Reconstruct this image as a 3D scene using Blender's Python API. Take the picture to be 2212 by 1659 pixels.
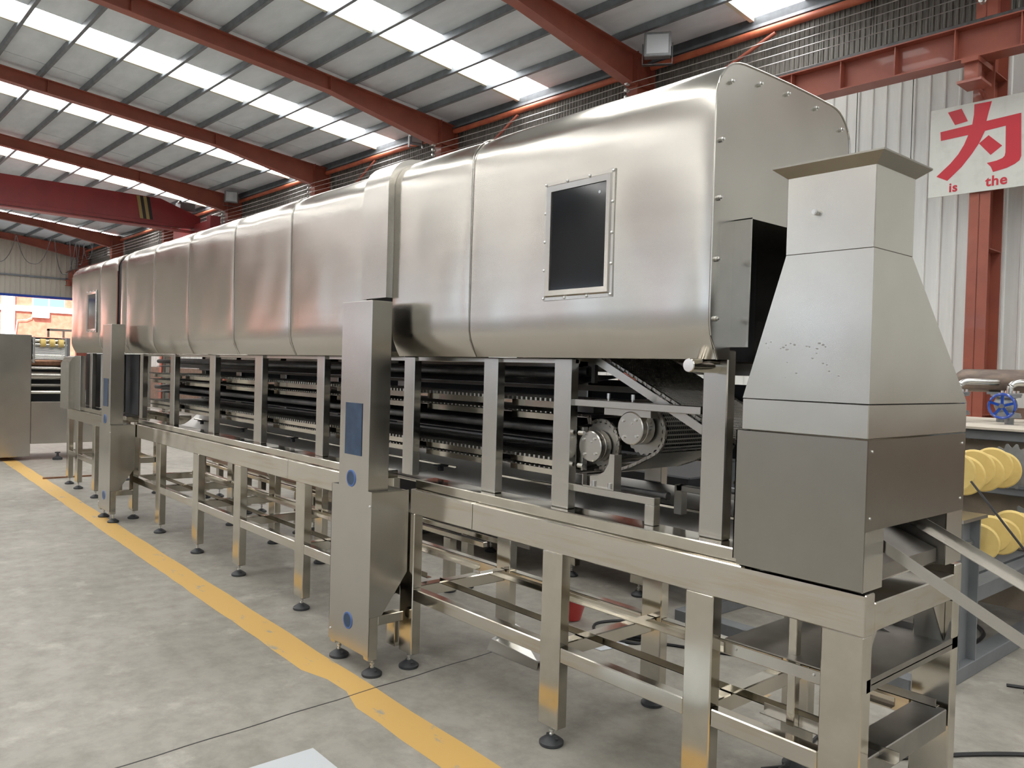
import bpy, math, random
from math import sin, cos, pi, radians, sqrt, atan2
from mathutils import Vector, Matrix
random.seed(7)
for o in list(bpy.data.objects): bpy.data.objects.remove(o)
sc = bpy.context.scene
COL = sc.collection
# ------------------------------------------------------------------ camera
CAMZ = 1.6
F = 1731.547; YAW = 0.859537; PIT = 0.0181296; ROLL = -0.0277071
fwd = Vector((-sin(YAW)*cos(PIT), cos(YAW)*cos(PIT), -sin(PIT)))
rgt = Vector((cos(YAW), sin(YAW), 0)); dwn = fwd.cross(rgt)
c_, s_ = cos(ROLL), sin(ROLL)
r2 = c_*rgt + s_*dwn; d2 = -s_*rgt + c_*dwn
cam = bpy.data.cameras.new('camera'); co = bpy.data.objects.new('camera', cam); COL.objects.link(co)
m = Matrix.Identity(4)
for i in range(3):
    m[i][0] = r2[i]; m[i][1] = -d2[i]; m[i][2] = -fwd[i]
m[2][3] = CAMZ
co.matrix_world = m
cam.sensor_width = 36; cam.sensor_fit = 'HORIZONTAL'; cam.lens = F/2212*36
cam.clip_end = 400
sc.camera = co
# ------------------------------------------------------------------ world, sun, exposure
w = bpy.data.worlds.new('world'); sc.world = w; w.use_nodes = True
bg = w.node_tree.nodes['Background']; bg.inputs[0].default_value = (0.72, 0.84, 1.0, 1); bg.inputs[1].default_value = 3.2
sl = bpy.data.lights.new('sun', 'SUN'); sl.energy = 13.0; sl.angle = 0.02; sl.color = (1, .95, .86)
so = bpy.data.objects.new('sun', sl); COL.objects.link(so); so.rotation_euler = (radians(28), radians(52), radians(10))
sc.cycles.max_bounces = 5; sc.cycles.diffuse_bounces = 3; sc.cycles.glossy_bounces = 3; sc.cycles.use_adaptive_sampling = True; sc.cycles.adaptive_min_samples = 16; sc.cycles.adaptive_threshold = .05
sc.view_settings.view_transform = 'Standard'; sc.view_settings.look = 'None'
sc.view_settings.exposure = -0.05; sc.view_settings.gamma = 1.0; sc.view_settings.use_curve_mapping = False
SKY_E = 11.9          # daylight through the translucent roof lights
# ------------------------------------------------------------------ materials
def mat(name, col, rough=.5, metal=0.0, nscale=0, namt=0, col2=None, bump=0, stretch=(1,1,1), emis=0, rvar=0, thr=None, coat=0, spec=None, aniso=0, wav=0):
    m = bpy.data.materials.new(name); m.use_nodes = True
    nt = m.node_tree; b = nt.nodes['Principled BSDF']
    b.inputs['Base Color'].default_value = (*col, 1); b.inputs['Roughness'].default_value = rough
    b.inputs['Metallic'].default_value = metal
    if coat: b.inputs['Coat Weight'].default_value = coat
    if spec is not None: b.inputs['Specular IOR Level'].default_value = spec
    if emis:
        b.inputs['Emission Color'].default_value = (*col, 1); b.inputs['Emission Strength'].default_value = emis
    if nscale:
        tc = nt.nodes.new('ShaderNodeTexCoord'); mp = nt.nodes.new('ShaderNodeMapping')
        mp.inputs['Scale'].default_value = stretch
        nt.links.new(tc.outputs['Object'], mp.inputs[0])
        n = nt.nodes.new('ShaderNodeTexNoise'); n.inputs['Scale'].default_value = nscale; n.inputs['Detail'].default_value = 6
        n.inputs['Roughness'].default_value = .62
        nt.links.new(mp.outputs[0], n.inputs['Vector'])
        if col2:
            cr = nt.nodes.new('ShaderNodeValToRGB')
            lo, hi = thr or (.38, .66)
            cr.color_ramp.elements[0].position = lo; cr.color_ramp.elements[1].position = hi
            cr.color_ramp.elements[0].color = (*col, 1); cr.color_ramp.elements[1].color = (*col2, 1)
            nt.links.new(n.outputs[0], cr.inputs[0]); nt.links.new(cr.outputs[0], b.inputs['Base Color'])
        if rvar:
            mr = nt.nodes.new('ShaderNodeMapRange'); mr.inputs[1].default_value = .3; mr.inputs[2].default_value = .7
            mr.inputs[3].default_value = max(.02, rough-rvar); mr.inputs[4].default_value = rough+rvar
            n3 = nt.nodes.new('ShaderNodeTexNoise'); n3.inputs['Scale'].default_value = 3.1; n3.inputs['Detail'].default_value = 5
            nt.links.new(tc.outputs['Object'], n3.inputs['Vector'])
            nt.links.new(n3.outputs[0], mr.inputs[0]); nt.links.new(mr.outputs[0], b.inputs['Roughness'])
        if bump:
            bp = nt.nodes.new('ShaderNodeBump'); bp.inputs['Strength'].default_value = bump; bp.inputs['Distance'].default_value = .002
            nt.links.new(n.outputs[0], bp.inputs['Height']); nt.links.new(bp.outputs[0], b.inputs['Normal'])
    if wav:
        tw = nt.nodes.new('ShaderNodeTexCoord'); nw = nt.nodes.new('ShaderNodeTexNoise'); nw.inputs['Scale'].default_value = 2.6; nw.inputs['Detail'].default_value = 1.0
        nt.links.new(tw.outputs['Object'], nw.inputs['Vector'])
        bw = nt.nodes.new('ShaderNodeBump'); bw.inputs['Strength'].default_value = 1.0; bw.inputs['Distance'].default_value = wav
        nt.links.new(nw.outputs[0], bw.inputs['Height']); nt.links.new(bw.outputs[0], b.inputs['Normal'])
    if aniso:
        b.inputs['Anisotropic'].default_value = aniso
        cb = nt.nodes.new('ShaderNodeCombineXYZ'); cb.inputs[1].default_value = .12; cb.inputs[2].default_value = 1.0
        nt.links.new(cb.outputs[0], b.inputs['Tangent'])
    return m
M = {}
M['hood'] = mat('brushed_stainless_hood', (.56,.535,.485), .21, 1, 2.2, 0, (.53,.505,.46), 0, (.3,1,9), rvar=.012, aniso=.72, wav=.006)
M['steel'] = mat('stainless_tube', (.60,.565,.495), .14, 1, 8, 0, (.54,.51,.44), 0, (1,1,1), rvar=.02, wav=.01)
M['beam'] = mat('stainless_beam_brown_tint', (.62,.59,.53), .16, 1, 5, 0, (.55,.45,.33), 0, (.35,1,5), rvar=.02, wav=.02, thr=(.5,.75))  # brown tint paints the yellow line's swirling reflection into the colour
M['satin'] = mat('satin_stainless_sheet', (.54,.518,.475), .25, 1, 5, 0, (.505,.485,.445), 0, (1,1,1), rvar=.012, aniso=.3, wav=.005)
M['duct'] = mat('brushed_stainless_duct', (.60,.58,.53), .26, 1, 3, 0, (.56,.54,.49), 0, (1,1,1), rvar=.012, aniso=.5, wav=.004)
M['duct_dark'] = mat('darkened_duct_sheet', (.35,.332,.292), .3, 1, 3, 0, (.325,.307,.27), 0, (1,1,1), rvar=.01)  # base colour darkened to paint in the dark reflections on these sheets
M['pan'] = mat('brightened_pan_sheet', (.66,.65,.63), .38, 1, 3, 0, (.60,.59,.57), 0)  # base colour brightened in place of light reaching the pan from behind
M['dull'] = mat('dull_steel_plate', (.30,.285,.26), .42, 1, 6, 0, (.36,.34,.31), .05)
M['mirror'] = mat('polished_steel', (.7,.68,.64), .09, 1)
M['dark'] = mat('dark_sooty_steel', (.075,.075,.078), .45, .7, 12, 0, (.12,.115,.11), .1)
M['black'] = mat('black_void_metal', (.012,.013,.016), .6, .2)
M['rubber'] = mat('black_plastic_foot', (.028,.03,.034), .5, 0, 30, 0, (.04,.042,.045), .1)
M['chain'] = mat('oiled_chain_steel', (.36,.34,.31), .3, 1)
M['belt'] = mat('wire_mesh_belt', (.42,.41,.38), .42, 1)
M['pane'] = mat('opaque_black_glass', (.010,.012,.015), .08, 0, spec=.35)  # opaque black stands for the unlit interior behind the glass
M['blue'] = mat('blue_protective_film', (.010,.034,.075), .38, 0, 9, 0, (.025,.06,.12), .25)
M['bluerim'] = mat('blue_film_rim', (.06,.13,.34), .3, .1)
M['red'] = mat('red_oxide_paint', (.35,.098,.060), .5, 0, 2.2, 0, (.29,.080,.054), .05, coat=.15)  # red slightly desaturated to put the roof haze into the colour
M['orange'] = mat('orange_primer_paint', (.52,.15,.07), .5, 0, 3, 0, (.40,.09,.05), .05)
M['crimson'] = mat('crimson_crane_paint', (.29,.036,.036), .42, 0, 2, 0, (.23,.032,.034), .03)
M['panel'] = mat('grey_insulation_sheet', (.80,.87,.93), .45, 0, 1.3, 0, (.71,.78,.84), .1, (1,3,1))
M['purlin'] = mat('galvanised_purlin', (.21,.235,.26), .5, .2, 4, 0, (.15,.165,.18), .05)
M['cream'] = mat('cream_timber_trim', (.62,.60,.48), .6)
M['sheet'] = mat('pale_grey_wall_sheet', (.82,.83,.80), .55, 0, 2.5, 0, (.74,.75,.72), .05, (3,3,.35))
M['sheet2'] = mat('beige_grey_gable_sheet', (.52,.50,.43), .55, 0, 2, 0, (.46,.44,.38), .05, (3,3,.4))
M['fibre'] = mat('dirty_fibreglass_strip', (.12,.11,.095), .55, 0, 5, 0, (.30,.29,.26), .1, (9,9,.7), thr=(.40,.72))
M['whitew'] = mat('white_inner_wall', (.62,.61,.58), .6)
M['brick'] = mat('red_brick_plinth', (.20,.13,.095), .8, 0, 9, 0, (.27,.19,.14), .2)
M['glow'] = mat('translucent_roof_light', (1.0,.99,.97), .5, emis=SKY_E)
M['glow2'] = mat('stained_roof_light', (1.0,.98,.93), .5, emis=SKY_E*.8)
M['gplate'] = mat('grey_painted_steel', (.17,.18,.19), .5, .1, 4, 0, (.21,.22,.23), .05)
M['board'] = mat('brown_board', (.20,.165,.125), .7, 0, 3.5, 0, (.30,.235,.17), .1, thr=(.4,.7))
M['beige'] = mat('dusty_beige_top', (.55,.50,.42), .8, 0, 4, 0, (.48,.43,.36), .1)
M['yellow'] = mat('yellow_polymer', (.74,.56,.20), .55, 0, 7, 0, (.66,.46,.14), .15, thr=(.45,.75))
M['iron'] = mat('cast_iron_grey', (.30,.31,.32), .45, .5, 14, 0, (.24,.25,.26), .2)
M['pipe'] = mat('rusty_brown_pipe', (.13,.10,.085), .5, .3, 7, 0, (.24,.18,.14), .1, (1,4,4))
M['vblue'] = mat('blue_enamel', (.012,.06,.36), .25, 0, coat=.5)
M['zinc'] = mat('zinc_plated', (.66,.66,.64), .28, 1)
M['sign'] = mat('white_sign_sheet', (.66,.67,.62), .45, 0, 5, 0, (.58,.58,.53), .3, thr=(.5,.75))
M['signred'] = mat('red_sign_vinyl', (.55,.018,.035), .4)
M['hazy'] = mat('hazard_yellow', (.35,.27,.10), .5)
M['cable'] = mat('black_cable', (.02,.02,.022), .5)
M['tan'] = mat('tan_rope', (.50,.40,.25), .8)
M['redpl'] = mat('red_plastic', (.52,.045,.04), .38, coat=.3)
M['board_w'] = mat('white_plastic_board', (.55,.58,.60), .4)
M['outred'] = mat('salmon_render', (.50,.13,.08), .8, 0, 3, 0, (.58,.20,.13), .1)
M['outwhite'] = mat('white_render', (.85,.86,.86), .7)
M['outglass'] = mat('blue_window_glass', (.14,.24,.33), .15)
M['wire'] = mat('bare_conductor_rail', (.55,.55,.55), .35, 1)
M['wood'] = mat('sawn_timber', (.42,.30,.17), .7, 0, 4, 0, (.52,.39,.24), .1, (1,8,8))
M['copper'] = mat('copper_brown_pipe', (.30,.16,.10), .4, .8, 6, 0, (.40,.23,.15), .05, (.5,4,4))
def concrete():
    m = bpy.data.materials.new('stained_concrete'); m.use_nodes = True; nt = m.node_tree; b = nt.nodes['Principled BSDF']
    tc = nt.nodes.new('ShaderNodeTexCoord')
    def noise(s, d=8, r=.6):
        n = nt.nodes.new('ShaderNodeTexNoise'); n.inputs['Scale'].default_value = s; n.inputs['Detail'].default_value = d; n.inputs['Roughness'].default_value = r
        nt.links.new(tc.outputs['Object'], n.inputs['Vector']); return n
    n1, n2, n3 = noise(.9), noise(7, 10, .7), noise(3.3, 10, .68)
    cr = nt.nodes.new('ShaderNodeValToRGB'); e = cr.color_ramp.elements
    e[0].position = .32; e[0].color = (.275,.258,.224,1); e[1].position = .70; e[1].color = (.375,.355,.312,1)
    nt.links.new(n1.outputs[0], cr.inputs[0])
    cr2 = nt.nodes.new('ShaderNodeValToRGB'); e = cr2.color_ramp.elements
    e[0].position = .56; e[0].color = (0,0,0,1); e[1].position = .66; e[1].color = (1,1,1,1)
    nt.links.new(n3.outputs[0], cr2.inputs[0])
    mx = nt.nodes.new('ShaderNodeMix'); mx.data_type = 'RGBA'
    mx.inputs[7].default_value = (.46,.435,.385,1)
    mm = nt.nodes.new('ShaderNodeMath'); mm.operation = 'MULTIPLY'; mm.inputs[1].default_value = .6
    nt.links.new(cr2.outputs[0], mm.inputs[0]); nt.links.new(mm.outputs[0], mx.inputs[0])
    nt.links.new(cr.outputs[0], mx.inputs[6])
    mx2 = nt.nodes.new('ShaderNodeMix'); mx2.data_type = 'RGBA'; mx2.blend_type = 'MULTIPLY'; mx2.inputs[0].default_value = .75
    cr3 = nt.nodes.new('ShaderNodeValToRGB'); e = cr3.color_ramp.elements
    e[0].position = .3; e[0].color = (.60,.59,.57,1); e[1].position = .58; e[1].color = (1,1,1,1)
    nt.links.new(n2.outputs[0], cr3.inputs[0]); nt.links.new(mx.outputs[2], mx2.inputs[6]); nt.links.new(cr3.outputs[0], mx2.inputs[7])
    nt.links.new(mx2.outputs[2], b.inputs['Base Color'])
    b.inputs['Roughness'].default_value = .5; b.inputs['Specular IOR Level'].default_value = .35
    bp = nt.nodes.new('ShaderNodeBump'); bp.inputs['Strength'].default_value = .15; bp.inputs['Distance'].default_value = .003
    nt.links.new(n2.outputs[0], bp.inputs['Height']); nt.links.new(bp.outputs[0], b.inputs['Normal'])
    return m
M['concrete'] = concrete()
M['linepaint'] = mat('worn_yellow_line_paint', (.62,.39,.12), .6, 0, 5.5, 0, (.34,.31,.25), .05, (1,2.2,1), thr=(.60,.68))
# ------------------------------------------------------------------ mesh builder
class MB:
    def __init__(s): s.v = []; s.f = []
    def add(s, vs, fs):
        k = len(s.v); s.v += [tuple(a) for a in vs]; s.f += [tuple(i+k for i in f) for f in fs]; return s
    def box(s, x0, x1, y0, y1, z0, z1, ch=0, M4=None):
        if x0 > x1: x0, x1 = x1, x0
        if y0 > y1: y0, y1 = y1, y0
        if z0 > z1: z0, z1 = z1, z0
        if not ch:
            vs = [(x,y,z) for x in (x0,x1) for y in (y0,y1) for z in (z0,z1)]
            fs = [(0,1,3,2),(4,6,7,5),(0,4,5,1),(2,3,7,6),(0,2,6,4),(1,5,7,3)]
        else:
            lo = (x0,y0,z0); hi = (x1,y1,z1); vs = []; fs = []
            def vid(c, a): return c*3+a
            for c in range(8):
                sg = ((c>>2)&1, (c>>1)&1, c&1)
                for a in range(3):
                    vs.append(tuple((hi[k] if sg[k] else lo[k]) + (0 if k==a else (-ch if sg[k] else ch)) for k in range(3)))
            bit = (4,2,1)
            cen = Vector(((x0+x1)/2,(y0+y1)/2,(z0+z1)/2))
            def put(f):
                p = [Vector(vs[i]) for i in f]; n = (p[1]-p[0]).cross(p[2]-p[0])
                if n.dot(sum(p, Vector())/len(p)-cen) < 0: f = tuple(reversed(f))
                fs.append(f)
            for a in range(3):
                b, c = [k for k in range(3) if k != a]
                for sgn in (0, bit[a]):
                    put((vid(sgn,a), vid(sgn|bit[b],a), vid(sgn|bit[b]|bit[c],a), vid(sgn|bit[c],a)))
                for sb in (0, bit[b]):
                    for scc in (0, bit[c]):
                        c0 = sb|scc; c1 = c0|bit[a]
                        put((vid(c0,b), vid(c1,b), vid(c1,c), vid(c0,c)))
            for c in range(8): put((vid(c,0), vid(c,1), vid(c,2)))
        if M4: vs = [M4 @ Vector(v) for v in vs]
        return s.add(vs, fs)
    def bar(s, p0, p1, wd, ht, up=(0,0,1), ch=0, ow=0, oh=0):
        p0, p1 = Vector(p0), Vector(p1); ax = (p1-p0); L = ax.length; ax.normalize()
        up = Vector(up); sd = up.cross(ax).normalized(); u = ax.cross(sd).normalized()
        mt = Matrix(((ax.x,sd.x,u.x,p0.x),(ax.y,sd.y,u.y,p0.y),(ax.z,sd.z,u.z,p0.z),(0,0,0,1)))
        return s.box(0, L, ow-wd/2, ow+wd/2, oh-ht/2, oh+ht/2, ch, mt)
    def tube(s, p0, p1, r, n=12, r1=None, cap=True):
        p0, p1 = Vector(p0), Vector(p1); ax = (p1-p0).normalized()
        t = Vector((0,0,1)) if abs(ax.z) < .9 else Vector((1,0,0)); a = ax.cross(t).normalized(); b = ax.cross(a)
        r1 = r if r1 is None else r1
        vs = [p0+(a*cos(2*pi*i/n)+b*sin(2*pi*i/n))*r for i in range(n)]+[p1+(a*cos(2*pi*i/n)+b*sin(2*pi*i/n))*r1 for i in range(n)]
        fs = [(i,(i+1)%n,n+(i+1)%n,n+i) for i in range(n)]
        if cap: fs += [tuple(reversed(range(n))), tuple(range(n,2*n))]
        return s.add(vs, fs)
    def lathe(s, prof, cen=(0,0,0), ax='z', n=20):
        vs = []
        for (r, h) in prof:
            for i in range(n):
                a = 2*pi*i/n; x, y = r*cos(a), r*sin(a)
                p = {'z':(x,y,h),'y':(x,h,y),'x':(h,x,y)}[ax]
                vs.append((cen[0]+p[0], cen[1]+p[1], cen[2]+p[2]))
        fs = []
        for j in range(len(prof)-1):
            for i in range(n):
                fs.append((j*n+i, j*n+(i+1)%n, (j+1)*n+(i+1)%n, (j+1)*n+i))
        if prof[0][0] > 1e-6: fs.append(tuple(reversed(range(n))))
        if prof[-1][0] > 1e-6: fs.append(tuple((len(prof)-1)*n+i for i in range(n)))
        return s.add(vs, fs)
    def prism(s, poly, a, b, plane='xz'):
        n = len(poly)
        def P(u, v, t): return {'xz':(u,t,v),'xy':(u,v,t),'yz':(t,u,v)}[plane]
        vs = [P(u,v,a) for u,v in poly]+[P(u,v,b) for u,v in poly]
        fs = [(i,(i+1)%n,n+(i+1)%n,n+i) for i in range(n)]+[tuple(reversed(range(n))), tuple(range(n,2*n))]
        return s.add(vs, fs)
    def path(s, pts, r, n=6):
        pts = [Vector(p) for p in pts]; vs = []; fs = []
        for k, p in enumerate(pts):
            t = (pts[min(k+1,len(pts)-1)]-pts[max(k-1,0)]).normalized()
            u = Vector((0,0,1)) if abs(t.z) < .9 else Vector((1,0,0)); a = t.cross(u).normalized(); b = t.cross(a)
            vs += [p+(a*cos(2*pi*i/n)+b*sin(2*pi*i/n))*r for i in range(n)]
        for k in range(len(pts)-1):
            for i in range(n): fs.append((k*n+i,k*n+(i+1)%n,(k+1)*n+(i+1)%n,(k+1)*n+i))
        fs += [tuple(range(n)), tuple((len(pts)-1)*n+i for i in range(n))]
        return s.add(vs, fs)
    def strip(s, prof, y0, y1, th=.002):     # sheet following an (x,z) path, extruded along y
        n = len(prof)
        vs = [(x,y0,z) for x,z in prof]+[(x,y1,z) for x,z in prof]+[(x,y0,z-th) for x,z in prof]+[(x,y1,z-th) for x,z in prof]
        fs = []
        for i in range(n-1):
            fs += [(i,i+1,n+i+1,n+i),(2*n+i,3*n+i,3*n+i+1,2*n+i+1),(i,2*n+i,2*n+i+1,i+1),(n+i,n+i+1,3*n+i+1,3*n+i)]
        fs += [(0,n,3*n,2*n),(n-1,3*n-1,4*n-1,2*n-1)]
        return s.add(vs, fs)
    def mesh(s, name, material, origin=(0,0,0), smooth=True):
        me = bpy.data.meshes.new(name)
        ox, oy, oz = origin
        me.from_pydata([(x-ox,y-oy,z-oz) for x,y,z in s.v], [], s.f); me.validate()
        if isinstance(material, str): material = M[material]
        me.materials.append(material)
        if smooth:
            me.shade_smooth()
            me.set_sharp_from_angle(angle=radians(32))
        import bmesh
        bm = bmesh.new(); bm.from_mesh(me); bmesh.ops.recalc_face_normals(bm, faces=bm.faces); bm.to_mesh(me); bm.free()
        return me
def link(name, me, parent=None, loc=None):
    o = bpy.data.objects.new(name, me); COL.objects.link(o)
    if parent: o.parent = parent
    if loc: o.location = loc
    return o
class Thing:
    """Empty at the thing's base; parts are given in frame coordinates and stored relative to the base."""
    def __init__(s, name, label, cat, base=(0,0,0), group=None, rot=0.0, kind=None):
        s.o = bpy.data.objects.new(name, None); COL.objects.link(s.o); s.o.empty_display_size = .1
        s.base = Vector(base); s.rot = rot
        s.o.location = Matrix.Rotation(rot, 4, 'Z') @ s.base; s.o.rotation_euler = (0,0,rot)
        if kind: s.o['kind'] = kind
        if cat: s.o['category'] = cat
        if label: s.o['label'] = label
        if group: s.o['group'] = group
    def part(s, name, mb, m, label=None, stuff=False, parent=None, smooth=True):
        o = link(name, mb.mesh(name, m, s.base, smooth), parent or s.o)
        if label: o['label'] = label
        if stuff: o['kind'] = 'stuff'
        return o
    def shared(s, name, me, at, parent=None):     # shared mesh placed with its own origin at frame point `at`
        p = parent or s.o
        return link(name, me, p, Vector(at)-s.base)
def single(name, mb, m, label, cat, base=(0,0,0), group=None, rot=0.0, kind=None, smooth=True):
    o = link(name, mb.mesh(name, m, base, smooth)); o.location = Matrix.Rotation(rot,4,'Z') @ Vector(base); o.rotation_euler = (0,0,rot)
    if kind: o['kind'] = kind
    if label: o['label'] = label
    if cat: o['category'] = cat
    if group: o['group'] = group
    return o
DL = radians(1.5)      # the hall stands 1.5 degrees askew to the oven line
# ================================================================== THE HALL
YW = 11.1                       # inner face line of the wall sheets, hall frame
def zr(y): return 7.10+.095*(11.0-y) if y > -1 else 7.10+.095*12.0-.095*(-1-y)
X0, X1, YF = -44.0, 16.0, -13.0
fl = MB(); fl.box(-80, 30, -40, 30, -.2, 0)
floor = single('floor', fl, 'concrete', None, None, kind='structure', smooth=False)
# joint across the floor and the painted line
j = MB()
for k in range(60):
    y0 = -4+k*.12; x = -3.30-.055*(y0-0); x = -3.28-.062*y0+.004*sin(k*1.7)
    j.bar((x,y0,.0006), (-3.28-.062*(y0+.12)+.004*sin((k+1)*1.7),y0+.12,.0006), .007, .001)
o = link('trim_1', j.mesh('trim_1', 'cable')); o['kind'] = 'structure'
yl = MB(); prev = None; vs = []; n = 160
for k in range(n+1):
    x = -30+k*(31.0/n)
    yf = 2.075-.0165*(x+2.0); wd = .19+.003*sin(k*.9)+.003*sin(k*2.7)
    if -3.75 < x < -3.31: wd -= .05
    vs += [(x, yf-wd, .0008), (x, yf+.004*sin(k*1.3), .0008)]
yl.add(vs, [(2*k,2*k+2,2*k+3,2*k+1) for k in range(n)])
single('floor_line', yl, 'linepaint', 'worn yellow line painted on the concrete along the front of the oven', 'floor marking', (0,0,0), smooth=False)
# --- roof
cols_x = [-3.42, -8.85, -14.3, -19.95, -25.7, -31.6, -38.1, -43.6]
sky_x = [-45.2, -39.3, -34.6, -28.4, -22.1, -17.4, -12.1, -6.79, -1.6, 3.9, 9.4]
PIT_P = .87; NR = 11
ceil = Thing('ceiling', None, None, (0,0,0), rot=DL, kind='structure')
def slab(mb, xa, xb, ya, yb, dz=0, th=.03):
    if xb-xa < .02: return
    vs = [(xa,ya,zr(ya)+dz),(xb,ya,zr(ya)+dz),(xb,yb,zr(yb)+dz),(xa,yb,zr(yb)+dz)]
    vs += [(x,y,z+th) for x,y,z in vs]
    mb.add(vs, [(0,1,2,3),(7,6,5,4),(0,4,5,1),(1,5,6,2),(2,6,7,3),(3,7,4,0)])
edges = sorted(set([X0, -3.0]+[s for s in sky_x if X0 < s < -3]+[s+.82 for s in sky_x if X0 < s < -3]))
segs = []; cur = X0
for s in sorted([s for s in sky_x if X0 < s < -3]):
    segs.append((cur, s, 0)); segs.append((s, s+.82, 1)); cur = s+.82
segs.append((cur, -3.0, 0))
np_ = 0
for r in range(NR-1):
    ya, yb = 11.0-PIT_P*(r+1), 11.0-PIT_P*r
    for (xa, xb, sk) in segs:
        if sk:
            mb = MB(); slab(mb, xa, xb, ya, yb)
            bad = (r in (4,) and xa > -24) or (r == 6 and xa < -25)
            ceil.part('skylight_pane', mb, 'glow2' if bad else 'glow', smooth=False)
        else:
            n = max(1, round((xb-xa)/2.2)) if xa > -31 else 1
            for k in range(n):
                a = xa+(xb-xa)*k/n; b = xa+(xb-xa)*(k+1)/n
                if np_ >= 290: continue
                mb = MB(); slab(mb, a+.012, b-.012, ya, yb, random.uniform(-.004,.004)); np_ += 1
                ceil.part('roof_panel', mb, 'panel', smooth=False)
ylim = 11.0-PIT_P*(NR-1)
mb = MB()
for (xa, xb, sk) in segs:
    if not sk: slab(mb, xa, xb, ylim, 11.0, .05, .02)
ceil.part('joint_backing', mb, 'purlin', smooth=False)  # dark slab added above the panels so their joints read dark
# trims beside the roof lights and purlins
for r in range(NR):
    y = 11.0-PIT_P*r
    mb = MB(); mb.box(X0, X1, y-.02, y+.02, zr(y)-.12, zr(y)-.003); mb.box(X0, X1, y-.02, y+.045, zr(y)-.125, zr(y)-.113)
    ceil.part('purlin', mb, 'purlin', smooth=False)
for s in sky_x:
    if not (X0 < s < -3): continue
    mb = MB()
    for r in range(NR-1):
        ya, yb = 11.0-PIT_P*(r+1)+.02, 11.0-PIT_P*r-.02
        mb.bar((s-.035,ya,zr(ya)-.03),(s-.035,yb,zr(yb)-.03), .07, .06)
    ceil.part('skylight_trim', mb, 'cream', smooth=False)
# remaining roof (towards and behind the viewer) in joined parts
mbp = MB(); mbg = MB(); mbq = MB()
def run(ya, yb, xs, xe):
    c = xs
    for s in sky_x:
        if xs < s < xe:
            slab(mbp, c, s, ya, yb); slab(mbg, s, s+.82, ya, yb); c = s+.82
    slab(mbp, c, xe, ya, yb)
run(-1.0, ylim, X0, X1); run(YF, -1.0, X0, X1)
run(ylim, 11.0, -3.0, X1)
for k in range(16):
    y = ylim-PIT_P*(k+1)
    if y > YF: mbq.box(X0, X1, y-.02, y+.02, zr(y)-.12, zr(y)-.003)
ceil.part('roof_panel', mbp, 'panel', stuff=True, smooth=False); ceil.part('skylight_pane', mbg, 'glow', stuff=True, smooth=False)
ceil.part('purlin', mbq, 'purlin', stuff=True, smooth=False)
# eave closing strip
mb = MB(); mb.box(X0, X1, 10.98, 11.3, 6.93, 7.12); ceil.part('eave_strip', mb, 'purlin', smooth=False)
# --- long wall behind the oven
wall = Thing('wall_back', None, None, (0,YW,0), rot=DL, kind='structure')
def sheet_mb(w, z0, z1, rib=.19, d=.02):
    p = [(0,0)]; x = .0
    prof = []
    x = 0.0
    while x < w-.02:
        prof += [(x,0),(x+.012,-d),(x+.034,-d),(x+.046,0)]
        x += rib
    prof.append((w,0))
    n = len(prof); vs = [(a,b,z0) for a,b in prof]+[(a,b,z1) for a,b in prof]
    mb = MB(); mb.add(vs, [(i,i+1,n+i+1,n+i) for i in range(n-1)]); return mb
SW = .76
me_sheet = sheet_mb(SW-.012, 1.3, 6.03, SW/4).mesh('wall_sheet', 'sheet', smooth=False)
me_fib = sheet_mb(SW-.006, 6.03, 6.95, SW/10, .014).mesh('fibreglass_sheet', 'fibre', smooth=False)
x = X0; k = 0
while x < 1.0:
    wall.shared('wall_sheet', me_sheet, (x, YW+.12+random.uniform(-.004,.004), 0))
    o = wall.shared('fibreglass_sheet', me_fib, (x+.2, YW+.10+random.uniform(-.006,.006), random.uniform(-.03,.02))); x += SW; k += 1
mb = MB(); mb.box(X0, X1, YW+.16, YW+.3, 0, 7.2); wall.part('backing', mb, 'sheet', smooth=False)
mb = MB(); mb.box(X0, X1, YW+.02, YW+.15, 0, 1.3); wall.part('plinth', mb, 'brick', smooth=False)
mb = MB(); mb.box(X0, X1, YW+.03, YW+.09, 6.0, 6.06); wall.part('girt', mb, 'purlin', smooth=False)
# --- gable at the far left with its open doorway
gab = Thing('wall_left', None, None, (X0,0,0), rot=DL, kind='structure')
me_g = sheet_mb(.84, 4.52, 8.2, .21, .03).mesh('gable_sheet', 'sheet2', smooth=False)
y = -13.0
while y < 11.3:
    o = gab.shared('gable_sheet', me_g, (X0, y, 0)); o.rotation_euler = (0,0,pi/2); y += .85
mb = MB(); mb.box(X0-.15, X0-.06, YF, YW+.3, 4.5, 8.4); gab.part('backing', mb, 'sheet2', smooth=False)
mb = MB(); mb.box(X0-.1, X0+.12, YF, YW+.1, 4.40, 4.52); gab.part('door_track', mb, 'vblue', smooth=False)
mb = MB(); mb.box(X0+.02, X0+.1, YF, YW, 5.38, 5.46); gab.part('girt', mb, 'purlin', smooth=False)
mb = MB(); mb.box(X0-.15, X0, YF, -4.0, 0, 4.5); gab.part('backing', mb, 'sheet2', smooth=False)
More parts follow.
